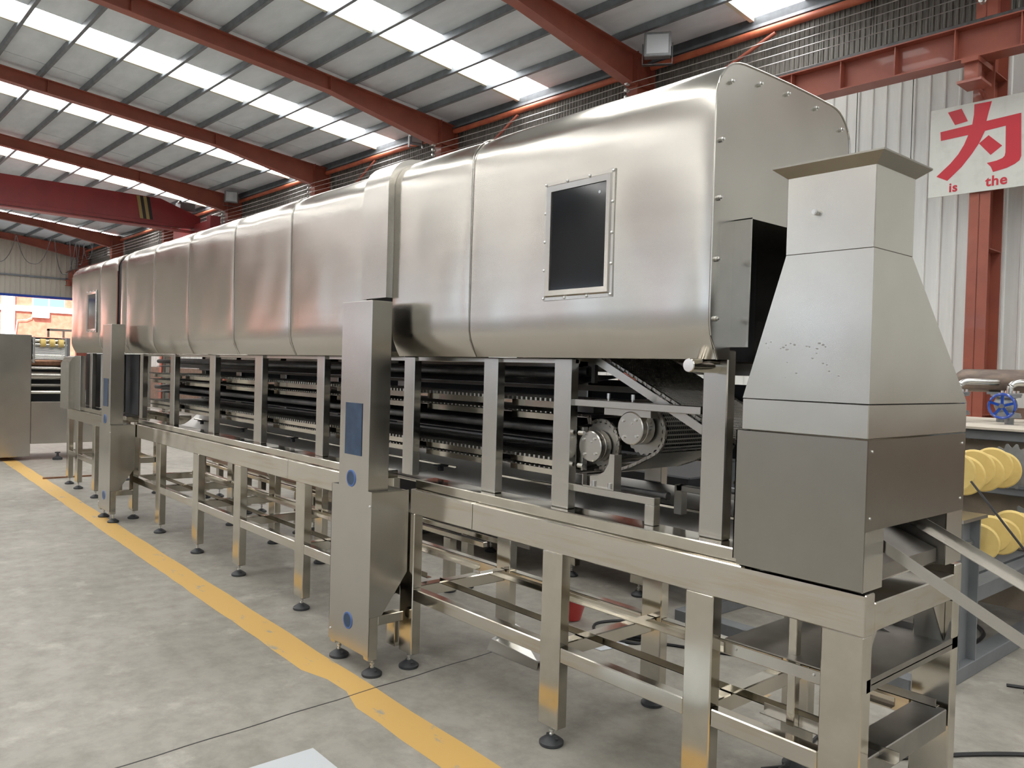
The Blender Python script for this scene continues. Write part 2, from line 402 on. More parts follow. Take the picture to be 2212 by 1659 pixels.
# --- sides behind the viewer
mb = MB(); mb.box(X0, X1, YF-.15, YF, 2.2, 2.3); mb.box(X0, X1, YF-.15, YF, 4.2, 7.4)
for k in range(16): mb.box(X0+k*4-.9, X0+k*4+.3, YF-.15, YF, 2.2, 4.2)  # unseen window openings, added to brighten the ceiling and the steel reflections
mbd = MB(); mbd.box(X0, X1, YF-.15, YF, 0, 2.2); wf = single('wall_front', mb, 'whitew', None, None, (0,0,0), rot=DL, kind='structure', smooth=False)
link('plinth', mbd.mesh('plinth','gplate',smooth=False), wf)  # unseen dark wall base, added so the low steel faces reflect dark
mb = MB(); mb.box(X1, X1+.15, YF, YW+.3, 0, 8.4); single('wall_right', mb, 'whitew', None, None, (0,0,0), rot=DL, kind='structure', smooth=False)
# --- portal frames
flabel = ['red steel portal frame whose column stands behind the white Chinese sign',
 'red steel portal frame with floodlight on its shoulder, rafter crossing at top centre',
 'red steel portal frame rising behind the middle of the oven, second rafter from the viewer',
 'red steel portal frame behind the left half of the oven, third rafter from the viewer',
 'red steel portal frame right beside the end of the crane girder, with small floodlight',
 'red steel portal frame whose shoulder shows just below the crane girder',
 'red steel portal frame between the crane girder and the far corner',
 'red steel portal frame in the far corner against the beige gable wall']
for k, cx in enumerate(cols_x):
    t = Thing('portal_frame', flabel[k], 'steel frame', (cx,10.85,0), 'red portal frames carrying the roof', DL)
    mb = MB(); h = 7.02
    for yy in (10.60, 11.06): mb.box(cx-.115, cx+.115, yy, yy+.014, 0, h)
    mb.box(cx-.006, cx+.006, 10.6, 11.06, 0, h)
    for z in (1.2, 3.2, 5.3, 6.5): mb.box(cx-.11, cx+.11, 10.61, 11.06, z, z+.012)
    t.part('column', mb, 'red', smooth=False)
    ya = -.95
    mb = MB()
    for sgn in (1,):
        y0, y1 = -1.0, 11.05
        pts_t = [(y0, zr(y0)-.13), (y1, zr(y1)-.13)]
        mb.bar((cx,y0,zr(y0)-.137),(cx,y1,zr(y1)-.137), .20, .014)
        yh = 7.9
        mb.bar((cx,y0,zr(y0)-.42),(cx,yh,zr(yh)-.42), .20, .014)
        mb.bar((cx,yh,zr(yh)-.42),(cx,10.6,zr(10.6)-.68), .20, .014)
        mb.prism([(y0,zr(y0)-.42),(yh,zr(yh)-.42),(10.6,zr(10.6)-.68),(11.05,zr(11.05)-.66),(11.05,zr(11.05)-.137),(y0,zr(y0)-.137)], cx-.005, cx+.005, 'yz')
        for yy in (yh, 4.2): mb.box(cx-.095, cx+.095, yy-.006, yy+.006, zr(yy)-.42, zr(yy)-.137)
    t.part('rafter', mb, 'red', smooth=False)
    mb = MB(); mb.bar((cx,-1.0,zr(-1)-.28),(cx,YF,zr(YF)-.28), .2, .3); mb.box(cx-.11, cx+.11, YF, YF+.4, 0, zr(YF)-.2)
    t.part('rear_leg', mb, 'red', smooth=False)
    mb = MB()
    mb.box(cx-.09, cx+.09, 10.1, 10.6, 5.30, 5.36); mb.box(cx-.075, cx+.075, 10.16, 10.28, 5.10, 5.30)
    mb.box(cx-.13, cx+.13, 10.10, 10.45, 5.07, 5.10); mb.prism([(10.45,5.07),(10.60,5.0),(10.60,5.07)], cx-.01, cx+.01, 'yz')
    mb.prism([(10.28,5.1),(10.6,5.1),(10.6,5.3),(10.28,5.3)], cx-.01, cx+.01, 'yz')
    t.part('crane_bracket', mb, 'red', smooth=False)
# eave strut, crane runway, conductor wires
for k in range(len(cols_x)-1):
    a, b = cols_x[k+1]+.13, cols_x[k]-.13
    mb = MB(); mb.tube((a,10.95,6.83),(b,10.95,6.83), .055, 12)
    single('eave_strut', mb, 'orange', ['orange tubular eave strut between the frame behind the sign and the floodlight frame','orange tubular eave strut left of the large floodlight','orange tubular eave strut above the raised cover of the oven','orange tubular eave strut right of the small floodlight','orange tubular eave strut at the end of the crane girder','orange tubular eave strut just left of the crane girder','orange tubular eave strut ending in the far corner'][k], 'strut', (a,10.95,6.83), 'orange eave struts', DL)
mb = MB(); mb.tube((-3.3,10.95,6.83),(3,10.95,6.83), .055, 12)
single('eave_strut', mb, 'orange', 'orange tubular eave strut right of the frame behind the sign', 'strut', (-3.3,10.95,6.83), 'orange eave struts', DL)
t = Thing('crane_runway_beam', 'long red I-section crane runway beam running along the wall', 'beam', (-20,10.28,5.36), rot=DL)
mb = MB(); mb.box(-43.9, 4, 10.15, 10.41, 5.36, 5.375); mb.box(-43.9, 4, 10.15, 10.41, 5.735, 5.75); mb.box(-43.9, 4, 10.275, 10.285, 5.375, 5.735)
t.part('beam', mb, 'red', smooth=False)
mb = MB(); mb.box(-43.9, 4, 10.25, 10.31, 5.75, 5.83, .006); t.part('rail', mb, 'dark', 'dark crane rail with a shiny head')
ms = MB(); ms.box(-.006, .006, -.115, -.003, 0, .36); mst = ms.mesh('stiffener', 'red', smooth=False)
x = 2.6
while x > -43: t.shared('stiffener', mst, (x,10.28,5.375)); x -= .69
for q in range(4):
    mb = MB(); pts = []
    for k in range(len(cols_x)-1, -1, -1): pts.append((cols_x[k],10.5,6.13+q*.115))
    pts.append((4,10.5,6.13+q*.115))
    fine = []
    for a, b in zip(pts[:-1], pts[1:]):
        for i in range(6):
            u = i/6; fine.append((a[0]+(b[0]-a[0])*u, a[1], a[2]-.03*4*u*(1-u)))
    fine.append(pts[-1]); mb.path(fine, .0065, 5)
    single('conductor_wire', mb, 'wire', ['lowest','second lowest','second highest','highest'][q]+' of the four bare wires strung along the wall', 'wire', (0,10.5,6.13+q*.115), 'bare crane supply wires', DL)
mi = MB(); mi.lathe([(0,-.05),(.03,-.045),(.035,-.02),(.02,0),(.035,.02),(.03,.045),(0,.05)], n=10); mei = mi.mesh('insulator','zinc')
for k, cx in enumerate(cols_x):
    for q in range(4):
        t2 = link('insulator', mei); t2.location = Matrix.Rotation(DL,4,'Z') @ Vector((cx-.02,10.5,6.13+q*.115)); t2.rotation_euler = (pi/2,0,DL)
        t2['category'] = 'insulator'; t2['group'] = 'insulators of the bare crane wires'
        t2['label'] = 'pale insulator on the '+['lowest','second lowest','second highest','highest'][q]+' crane wire at '+['the frame behind the sign','the large floodlight frame','the frame behind mid oven','the third frame','the crane girder end frame','the frame below the girder','the frame left of the girder','the far corner frame'][k]
# knee braces by the wall (diagonals)
dgs = [('red diagonal wall brace running down right behind the white sign',(-3.35,10.9,4.9),(-1.2,10.9,3.3)),
 ('thin red diagonal brace right of the floodlight frame',(-8.7,10.95,5.9),(-6.4,10.95,6.75)),
 ('thin red diagonal brace right of the frame behind the middle of the oven',(-14.15,10.95,5.7),(-12.1,10.95,6.75)),
 ('thin red diagonal brace right of the third frame',(-19.8,10.95,5.6),(-17.4,10.95,6.75))]
for lb, a, b in dgs:
    mb = MB(); mb.tube(a, b, .05 if 'sign' in lb else .03, 10)
    single('diagonal_brace', mb, 'red', lb, 'brace', a, 'red diagonal wall braces', DL)
# bridge crane girder
t = Thing('bridge_crane', 'heavy crimson bridge crane girder with hazard stripes spanning the hall', 'crane', (-27.5,10.3,5.8), rot=DL)
ga = -11.9
mb = MB(); mb.prism([(ga,5.93),(8.9,5.98),(10.35,6.05),(10.35,6.42),(9.05,6.86),(-10.5,6.86),(ga,6.5)], -27.55, -27.25, 'yz')
mb2 = MB(); mb2.bar((-27.4,ga,5.92),(-27.4,10.4,5.92), .42, .03); mb2.bar((-27.4,ga,6.1),(-27.4,10.4,6.1), .33, .03)
t.part('web', mb, 'crimson', smooth=False); t.part('bottom_flange', mb2, 'crimson', smooth=False)
mb = MB(); mb.box(-29.2, -25.9, 10.15, 10.42, 5.86, 6.16); mb.box(-26.1,-25.8,10.12,10.45,5.9,6.3); t.part('end_truck', mb, 'crimson', smooth=False)
for q, mm_ in ((0,'hazy'),(1,'cable'),(2,'hazy'),(3,'cable')):
    mb = MB(); yy = 8.42+q*.1; mb.prism([(yy,6.13),(yy+.1,6.13),(yy-.02,6.84),(yy-.12,6.84)], -27.248, -27.24, 'yz'); t.part('hazard_stripe', mb, mm_, smooth=False)
t2 = Thing('electric_box', 'small grey electric box on top of the crane girder end', 'box', (-27.6,9.7,6.8), rot=DL)
mb = MB(); mb.box(-27.9,-27.45,9.75,10.25,6.62,6.9,.01); mb.tube((-27.45,9.7,6.85),(-27.3,9.7,6.85),.05,10); t2.part('case', mb, 'gplate')
# hanging festoon cables by the gable
fes = [(7.3,8.6,1.15),(8.75,9.6,1.5),(9.35,9.75,1.45),(9.6,9.95,1.0),(9.9,10.3,.7),(10.2,10.9,.55),(5.9,7.3,1.2)]
for k,(a,b,d) in enumerate(fes):
    mb = MB(); pts = []
    for i in range(17):
        u = i/16; y = a+(b-a)*u; pts.append((-39.8, y, 6.75-d*(1-abs(2*u-1)**2.6)))
    mb.path(pts, .014, 6)
    single('festoon_cable', mb, 'cable', ['wide drooping black crane cable loop at the far left','longest drooping black crane cable loop, middle of the row','narrow black crane cable loop right of the longest one','short narrow black crane cable loop near the corner','shallow black crane cable loop before the corner frame','shallowest black crane cable loop in the corner','black crane cable loop cut by the left picture edge'][k], 'cable', (-39.8,a,6.75), 'crane festoon cables', DL)
# floodlights
def flood(loc, s, label, rz):
    t = Thing('floodlight', label, 'lamp', loc, 'floodlights on the frames')
    X, Y, Z = loc
    mb = MB()
    mb.box(X-.21*s, X+.21*s, Y-.05, Y+.10, Z-.19*s, Z+.19*s, .012)
    mb.lathe([(.17*s,0),(.15*s,.10),(.08*s,.17)], (X,Y+.1,Z), 'y', 14)
    t.part('housing', mb, 'iron')
    mb = MB(); mb.box(X-.17*s, X+.17*s, Y-.057, Y-.05, Z-.15*s, Z+.15*s); t.part('lens', mb, 'board_w', 'silvery glass front')
    mb = MB(); mb.box(X-.24*s,X-.225*s,Y-.02,Y+.06,Z-.3*s,Z+.02); mb.box(X+.225*s,X+.24*s,Y-.02,Y+.06,Z-.3*s,Z+.02); mb.box(X-.24*s,X+.24*s,Y-.02,Y+.06,Z-.31*s,Z-.3*s); t.part('bracket', mb, 'dark')
    t.o.rotation_euler = (0,0,rz)
def hw(x,y,z): return Matrix.Rotation(DL,4,'Z') @ Vector((x,y,z))
flood(hw(-8.02,10.2,6.80), 1.0, 'large grey floodlight with silvery front beside the top centre column', radians(38))
flood(hw(-25.1,10.5,6.85), .95, 'dark floodlight beside the frame at the crane girder end', radians(75))
flood(hw(-15.0,10.5,6.75), .7, 'small dark floodlight tucked left of the column behind the middle of the oven', radians(80))
# outside the doorway
ou = Thing('outside_building', 'sunlit salmon building with white pilaster and bands seen through the doorway', 'building', (-60,10,0), rot=DL)
mb = MB(); mb.box(-66,-60,-25,28,0,9); ou.part('facade', mb, 'outred', smooth=False)
mb = MB(); mb.box(-60,-59.8,-25,28,4.5,4.86)
ou.part('band', mb, 'outwhite', smooth=False)
for yy in (10.22,16.6,3.6,-3.0,-9.6,-16):
    mb = MB(); mb.box(-60.1,-59.7,yy,yy+.72,0,9); ou.part('pilaster', mb, 'outwhite', smooth=False)
for yy in (11.95,18.3,5.3,-1.2,-7.8):
    mb = MB(); mb.box(-60,-59.9,yy,yy+1.9,4.82,6.4); w_ = ou.part('window', mb, 'outwhite', smooth=False)
    for a in (.06,1.0):
        mb = MB(); mb.box(-59.9,-59.88,yy+a,yy+a+.85,4.9,6.3); ou.part('glass', mb, 'outglass', parent=w_, smooth=False)
t = Thing('air_conditioner', 'white air conditioner unit with round fan outside on the salmon wall', 'air conditioner', (-59.7,12.4,4.1), rot=DL)
mb = MB(); mb.box(-59.95,-59.6,11.95,12.9,4.12,4.66,.02); t.part('casing', mb, 'outwhite')
mb = MB(); mb.lathe([(.2,0),(.2,.02),(.17,.02)], (-59.6,12.35,4.38), 'x', 20); t.part('fan_grille', mb, 'board_w')
mb = MB(); mb.path([(-59.8,11.95,4.3),(-59.8,11.9,4.1),(-59.8,11.6,3.95),(-59.8,11.1,3.9),(-59.8,11.0,3.0),(-59.8,11.0,1)], .03); t.part('hose', mb, 'outwhite')
# ================================================================== OVEN LINE
# --- lower frame
fr = Thing('oven_frame', 'long stainless steel support frame on levelling feet carrying the tunnel oven', 'frame', (-1.1,2.36,0))
XR, XL = -1.097, -11.34
YA, YB = 2.357, 3.085
CH = .004
for (a, b) in ((-3.0,XR),(-3.53,-3.005),(-8.43,-5.0),(-4.995,-3.96),(XL,-8.87)):
    mb = MB(); mb.box(a, b, YA, YA+.06, .828, .957, CH); fr.part('front_beam', mb, 'beam')
mb = MB(); mb.box(XL, XR, YB-.06, YB, .828, .957, CH); fr.part('rear_beam', mb, 'beam')
for (a, b) in ((-3.53,-1.548),(-8.43,-3.90),(-11.0,-8.87)):
    mb = MB(); mb.box(a, b, YA+.03, YA+.16, .957, 1.005, CH); fr.part('front_ledge', mb, 'steel')
    mb = MB(); mb.box(a, b, YB-.16, YB-.03, .957, 1.005, CH); fr.part('rear_ledge', mb, 'steel')
# legs
legs = [(-1.235,-1.10),(-1.75,-1.633),(-2.505,-2.386),(-3.61,-3.49),(-4.875,-4.75),(-5.91,-5.79),(-6.79,-6.665),(-7.76,-7.645),(-8.60,-8.48),(-10.08,-9.965),(-10.88,-10.765),(-11.34,-11.23)]
mp = MB(); mp.lathe([(.050,0),(.053,.004),(.053,.014),(.046,.02),(.022,.036),(.012,.040),(0,.04)], n=24)
mp.tube((.032,0,.026),(.032,0,.034),.007,8); mp.tube((-.032,.01,.026),(-.032,.01,.034),.007,8)
me_pad = mp.mesh('foot_pad','rubber')
mp = MB(); mp.lathe([(.007,.036),(.010,.040),(.010,.046),(.006,.05),(.006,.056),(.0115,.057),(.0115,.066),(.007,.068),(.007,.088)], n=10); me_stem = mp.mesh('foot_stem','zinc')
def foot(th, leg, x, y): th.shared('foot_pad', me_pad, (x,y,0), leg); th.shared('foot_stem', me_stem, (x,y,0), leg)
for i,(a,b) in enumerate(legs):
    wide = 1
    for (y0,y1) in ((YA,YA+.058),(YB-.058,YB)):
        mb = MB(); mb.box(a, b, y0+.001, y1, .083, .83, CH)
        if i == 0: mb.v = mb.v
        L = fr.part('leg', mb, 'steel')
        foot(fr, L, (a+b)/2, (y0+y1)/2)
# long stretchers
def between(y0, y1, nm):
    for (p, q) in zip(legs[:-1], legs[1:]):
        if q[1] < -8.9 and p[0] > -8.9 : continue
        mb = MB(); mb.box(q[1]+.001, p[0]-.001, y0, y1, .372, .435, CH); fr.part(nm, mb, 'beam')
between(YA+.004, YA+.055, 'front_stretcher'); between(YB-.055, YB-.004, 'rear_stretcher')
for i,(a,b) in enumerate(legs):
    mb = MB(); c = (a+b)/2; mb.box(c-.03, c+.03, YA+.06, YB-.06, .372, .435, CH); fr.part('cross_tube', mb, 'steel')
    mb = MB(); mb.box(c-.03, c+.03, YA+.062, YB-.062, .86, .92, CH); fr.part('cross_tube', mb, 'steel')
# inner angle runners
for yy, sg in ((2.54,1),(2.91,-1)):
    for (a,b) in ((-3.5,-1.24),(-8.4,-3.62)):
        mb = MB(); mb.box(a, b, yy, yy+.003, .436, .466); mb.box(a, b, yy, yy+sg*.03, .436, .439); fr.part('angle_runner', mb, 'steel')
# end: beam, shelves, gussets
mb = MB(); mb.box(-1.215, XR, YA+.062, YB-.062, .835, .925, CH); fr.part('end_beam', mb, 'beam')
mb = MB(); mb.box(-1.62, -1.10, YA+.06, YB-.005, .672, .676); mb.box(-1.105,-1.10,YA+.03,YB-.005,.655,.694); mb.box(-1.62,-1.10,YB-.008,YB-.005,.676,.70); fr.part('upper_shelf', mb, 'dull')
mb = MB(); mb.box(-1.21, -1.10, YA+.06, YB-.08, .372, .45, .003); fr.part('end_stretcher', mb, 'dull')
for x0 in (-1.13,):
    mb = MB(); mb.prism([(YA+.06,.835),(YA+.16,.835),(YA+.062,.70)], x0, x0+.003, 'yz'); fr.part('gusset', mb, 'satin')
    mb = MB(); mb.prism([(YB-.06,.835),(YB-.17,.835),(YB-.062,.68)], x0, x0+.003, 'yz'); fr.part('gusset', mb, 'satin')
mb = MB(); mb.box(-1.63, -1.24, YA+.07, YA+.073, .62, .66); fr.part('screwed_strip', mb, 'satin')
ms = MB(); ms.lathe([(.005,0),(.004,-.003),(0,-.004)], n=8, ax='y'); me_scr = ms.mesh('screw','zinc')
for x in (-1.58,-1.29): fr.shared('screw', me_scr, (x, YA+.07, .645))
mb = MB(); mb.box(-1.62, -1.24, YA+.30, YB-.1, .60, .603); mb.prism([(-1.62,.60),(-1.24,.60),(-1.24,.66),(-1.62,.78)], YB-.11, YB-.107); fr.part('drip_tray', mb, 'dull')
mb = MB(); mb.box(-1.40,-1.37, YA+.1, YA+.13, .436, .83, .002); fr.part('thin_post', mb, 'steel')
for z in (.47,): 
    mb = MB(); mb.box(-1.6,-1.06,2.80,2.83,.52,.523); mb.box(-1.6,-1.06,2.80,2.803,.52,.55); fr.part('angle_rest', mb, 'satin')
    mb = MB(); mb.box(-1.5,-1.04,2.46,2.49,.44,.443); mb.box(-1.5,-1.04,2.487,2.49,.44,.47); fr.part('angle_rest', mb, 'satin')
# upper posts on the ledge
posts = [(-1.773,-1.667,2.452,2.49),(-2.545,-2.44,2.435,2.50),(-3.045,-2.94,2.44,2.50),(-3.755,-3.655,2.445,2.50),(-4.778,-4.68,2.44,2.50),(-5.765,-5.635,2.44,2.50),(-6.68,-6.56,2.44,2.50),(-7.67,-7.55,2.44,2.50),(-8.60,-8.50,2.44,2.50),(-9.9,-9.8,2.44,2.50),(-10.6,-10.5,2.44,2.50)]
for i,(a,b,y0,y1) in enumerate(posts):
    y1 = y0+.05
    mb = MB(); mb.box(a,b,y0,y1,1.005,1.655 if i else 1.69,CH); fr.part('post', mb, 'satin' )
    mb = MB(); mb.box(a,b,5.55-y1,5.55-y0,1.005,1.655,CH); fr.part('post', mb, 'satin')
mb = MB(); mb.box(-8.6,-2.44,2.46,2.49,1.632,1.655,.002); fr.part('top_rail', mb, 'satin')
mb = MB(); mb.box(-8.6,-1.78,3.06,3.09,1.60,1.655,.002); fr.part('top_rail', mb, 'satin')
# pan under the belts
n = 14; prof = []
for k in range(n+1):
    y = 2.50+k*(.55/n); prof.append((y, .985-.06*sin(pi*min(1,k/n*1.15))+(.09*((k-9)/5)**1.2 if k > 9 else 0)))
mb = MB(); vs = [(x,y,z) for x in (-8.5,-1.8) for y,z in prof]; vs += [(x,y,z-.004) for x,y,z in vs]; N = n+1
mb.add(vs, [(i,i+1,N+i+1,N+i) for i in range(n)]+[(2*N+i,3*N+i,3*N+i+1,2*N+i+1) for i in range(n)])
fr.part('drip_pan', mb, 'pan')
# hooked bracket bar in the last bay
mb = MB(); mb.box(-2.47,-1.985,2.455,2.495,1.085,1.115,.002); mb.box(-2.032,-1.985,2.455,2.495,1.005,1.085,.002); fr.part('bearing_bracket', mb, 'satin')
mb = MB(); mb.box(-2.47,-1.78,2.452,2.49,1.452,1.482,.002); fr.part('bearing_bar', mb, 'satin')
# --- conveyors inside
cv = Thing('conveyor_belts', 'dark tiered wire conveyor belts with pale side rails running inside the oven', 'conveyor', (-5.5,2.75,1.1))
spans = [(posts[i+1][1]+.0, posts[i][0]-.0) for i in range(1,8)]
for (a,b) in spans:
    for (z0,z1) in ((1.372,1.402),(1.428,1.460),(1.122,1.150),(1.163,1.192)):
        mb = MB(); mb.box(a+.002, b-.002, 2.535, 2.55, z0, z1, .0015); cv.part('side_rail', mb, 'steel')
for z in (1.197,1.154,1.465,1.408):
    mb = MB(); x = -8.6
    r_ = .003
    while x < -2.45:
        mb.bar((x,2.53,z),(x,3.02,z), .010, .006); 
        if z in (1.197,1.465): mb.box(x-.006,x+.006,2.526,2.54,z-.006,z+.008)
        x += .033
    mb.box(-8.6,-2.45,2.56,3.0,z-.012,z-.008)
    cv.part('wire_belt', mb, 'belt', stuff=True)
for (z,y0) in ((1.275,2.60),(1.335,2.62),(1.53,2.60)):
    mb = MB(); mb.prism([(y0,z),(3.0,z+.05),(3.0,z+.054),(y0,z+.004)], -8.6, -2.62, 'yz'); cv.part('baffle_sheet', mb, 'dark')
for (y,z) in ((2.62,1.585),(2.78,1.60),(2.60,1.325),(2.8,1.34)):
    mb = MB(); mb.tube((-8.6,y,z),(-2.70,y,z), .02, 12); mb.tube((-2.70,y,z),(-2.66,y,z),.025,12); mb.tube((-2.66,y,z),(-2.65,y,z),.013,8); cv.part('burner_tube', mb, 'dark')
for y,z in ((3.03,1.38),(3.03,1.18),(3.03,1.5)):
    mb = MB(); mb.box(-8.6,-2.5,y,y+.012,z,z+.03); cv.part('far_rail', mb, 'dull')
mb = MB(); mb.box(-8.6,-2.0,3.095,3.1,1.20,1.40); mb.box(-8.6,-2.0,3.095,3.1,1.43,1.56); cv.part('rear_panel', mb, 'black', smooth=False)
for k in range(7):
    mb = MB(); x = -8.2+k*.92; mb.tube((x,2.6,1.03),(x,2.6,1.06),.016,8); mb.box(x-.03,x+.03,2.57,2.63,1.055,1.062); cv.part('support_stud', mb, 'black')
# --- drive end in the last bay
dr = Thing('belt_drive', 'chain sprockets, round bearing hubs and sloping wire mesh belt in the open last bay', 'belt drive', (-2.2,2.75,1.1))
def beltpath(pts, y0, y1, nm):
    # resample
    P = [Vector((a,0,b)) for a,b in pts]; out = []; step = .0125
    for a,b in zip(P[:-1],P[1:]):
        L = (b-a).length; n = max(1,int(L/step))
        for i in range(n): out.append(a+(b-a)*i/n)
    out.append(P[-1])
    mb = MB()
    for i,p in enumerate(out[:-1]):
        q = out[i+1]; mb.tube((p.x,y0,p.z),(p.x,y1,p.z), .0035, 5, cap=False)
    # link fabric: thin wavy wires along the path
    yy = y0+.01
    while yy < y1:
        mb.path([(p.x, yy+(.003 if i%2 else -.003), p.z+.001) for i,p in enumerate(out)], .0014, 3)
        yy += .0125
    dr.part(nm, mb, 'belt', stuff=True)
    return out
def chain(pts, y, nm='chain'):
    P = [Vector((a,0,b)) for a,b in pts]; out = []; step = .027
    acc = 0; cur = P[0]; out.append(cur.copy())
    for a,b in zip(P[:-1],P[1:]):
        L = (b-a).length; d = (b-a).normalized(); t = step-acc
        while t <= L: out.append(a+d*t); t += step
        acc = L-(t-step)
    mb = MB()
    for i in range(len(out)-1):
        p, q = out[i], out[i+1]; off = .004 if i%2 else .007
        for s in (-1,1):
            mb.bar((p.x,y+s*off,p.z),(q.x,y+s*off,q.z), .0022, .013, up=(0,1,0)) if False else mb.bar((p.x-(q.x-p.x)*.2,y+s*off,p.z-(q.z-p.z)*.2),(q.x+(q.x-p.x)*.2,y+s*off,q.z+(q.z-p.z)*.2), .0022, .012, up=(-(q.z-p.z),0,(q.x-p.x)))
        mb.tube((p.x,y-.011,p.z),(p.x,y+.011,p.z),.0045,8)
    dr.part(nm, mb, 'chain', stuff=True)
c2x, c2z, R2 = -2.15, 1.36, .108
arc = [(c2x+R2*cos(radians(a)), c2z+R2*sin(radians(a))) for a in range(95,-56,-10)]
path_low = [(-2.42,1.475)]+arc+[(-2.20,1.215),(-2.30,1.178),(-2.42,1.168)]
up_path = [(-2.42,1.69),(-2.36,1.66),(-1.90,1.447),(-1.66,1.335),(-1.60,1.27),(-1.63,1.22),(-1.72,1.20)]
beltpath(path_low, 2.60, 3.0, 'mesh_belt'); beltpath(up_path, 2.58, 3.0, 'mesh_belt')
chain(path_low, 2.585); chain(path_low, 3.01); chain(up_path, 2.565); chain(up_path, 3.01)
c1x, c1z, R1 = -2.372, 1.288, .104
ring = [(c1x+R1*cos(radians(a)), c1z+R1*sin(radians(a))) for a in range(130,-110,-12)]
chain([(-2.45,1.40)]+ring, 2.565)
def sprocket(x, z, y, r, nm):
    pr = []; nt_ = 20
    for i in range(nt_*4):
        a = 2*pi*i/(nt_*4); rr = r*(.94 if i%4 in (0,1) else 1.0); pr.append((x+rr*cos(a), z+rr*sin(a)))
    mb = MB(); mb.prism(pr, y-.004, y+.004); o = dr.part(nm, mb, 'dull'); return o
sprocket(c1x, c1z, 2.565, .098, 'sprocket'); sprocket(c2x, c2z, 2.585, .100, 'sprocket')
mb = MB(); mb.tube((c2x,2.6,c2z),(c2x,3.05,c2z),.03,14); dr.part('shaft', mb, 'dull')
mb = MB(); mb.tube((c2x,2.62,c2z),(c2x,2.99,c2z),.095,28); dr.part('drum', mb, 'black')
def hub(x, z, yf, r, d):
    mb = MB(); mb.lathe([(0,0),(r-.004,0),(r,.003),(r,.028),(r-.001,.029),(r-.001,.031),(r,.032),(r,d),(0,d)], (x,yf,z), 'y', 40); h_ = dr.part('bearing_hub', mb, 'satin', 'round turned steel hub with bolts')
    for k in range(4):
        a = pi/4+k*pi/2+.1; q = MB(); bx, bz = x+r*.68*cos(a), z+r*.68*sin(a); q.tube((bx,yf-.007,bz),(bx,yf,bz),.006,6)
        dr.part('bolt', q, 'zinc', parent=h_)
    q = MB(); q.tube((x+.008,yf-.005,z+.02),(x+.008,yf,z+.02),.004,6); dr.part('bolt', q, 'zinc', parent=h_)
hub(-2.368, 1.281, 2.488, .066, .065); hub(-2.150, 1.374, 2.492, .068, .075)
mb = MB(); mb.box(-2.30,-2.05,2.497,2.54,1.42,1.452,.002); dr.part('hanger_plate', mb, 'satin')
mb = MB(); mb.box(-2.455,-2.42,2.498,2.53,1.17,1.36,.002); dr.part('side_plate', mb, 'satin')
for z in (1.335,1.195):
    mb = MB(); mb.tube((-2.425,2.48,z),(-2.395,2.48,z),.010,6); dr.part('bolt', mb, 'zinc')
mb = MB(); mb.prism([(-2.34,1.117),(-2.20,1.117),(-2.20,1.262),(-2.232,1.262),(-2.238,1.22),(-2.262,1.185),(-2.30,1.165),(-2.34,1.16)], 2.466, 2.470)
mb.box(-2.20,-2.196,2.455,2.50,1.115,1.262); mb.box(-2.375,-2.2,2.455,2.50,1.115,1.12); mb.box(-2.375,-2.371,2.455,2.48,1.115,1.165)
dr.part('bearing_foot', mb, 'satin')
for x,z in ((-2.315,1.12),(-2.225,1.12)):
    mb = MB(); mb.tube((x,2.462,z),(x,2.462,z+.022),.007,6); dr.part('bolt', mb, 'zinc')
for x in (-2.256,-2.125):
    mb = MB(); mb.tube((x,2.475,1.482),(x,2.475,1.50),.005,8); mb.tube((x,2.475,1.49),(x,2.475,1.512),.008,6); dr.part('bolt', mb, 'zinc')
mb = MB(); mb.bar((-2.44,2.545,1.672),(-1.84,2.545,1.392), .006, .034); mb.bar((-1.84,2.545,1.392),(-1.70,2.545,1.327), .006, .034); dr.part('guide_bar', mb, 'satin', 'pale sloping guide bar')
mb = MB(); mb.bar((-2.44,3.03,1.66),(-1.70,3.03,1.32), .006, .03); dr.part('guide_bar', mb, 'dull')
mb = MB(); mb.tube((-2.3,2.62,1.10),(-2.05,2.62,1.10),.014,12); mb.tube((-2.06,2.62,1.10),(-2.045,2.62,1.10),.018,12); dr.part('idler_rod', mb, 'dark')
mb = MB(); mb.box(-2.02,-1.82,2.9,3.0,1.13,1.24,.004); dr.part('gear_box', mb, 'gplate')
mb = MB(); mb.box(-2.13,-1.79,2.78,2.82,1.10,1.125,.002); mb.box(-2.14,-2.10,2.78,2.82,1.0,1.125,.002); dr.part('rear_bracket', mb, 'dull')
mb = MB(); mb.box(-2.62,-2.41,2.55,2.97,1.42,1.47); mb.box(-2.42,-2.40,2.54,2.56,1.55,1.63); dr.part('guard_plate', mb, 'dark')
# handle tube under the hood
mb = MB(); mb.lathe([(0,0),(.0225,0),(.025,.003),(.025,.16),(0,.16)], (-1.72,2.292,1.632), 'y', 24)
single('tube_handle', mb, 'steel', 'short round stainless tube stub poking out below the hood end', 'tube', (-1.72,2.3,1.632))
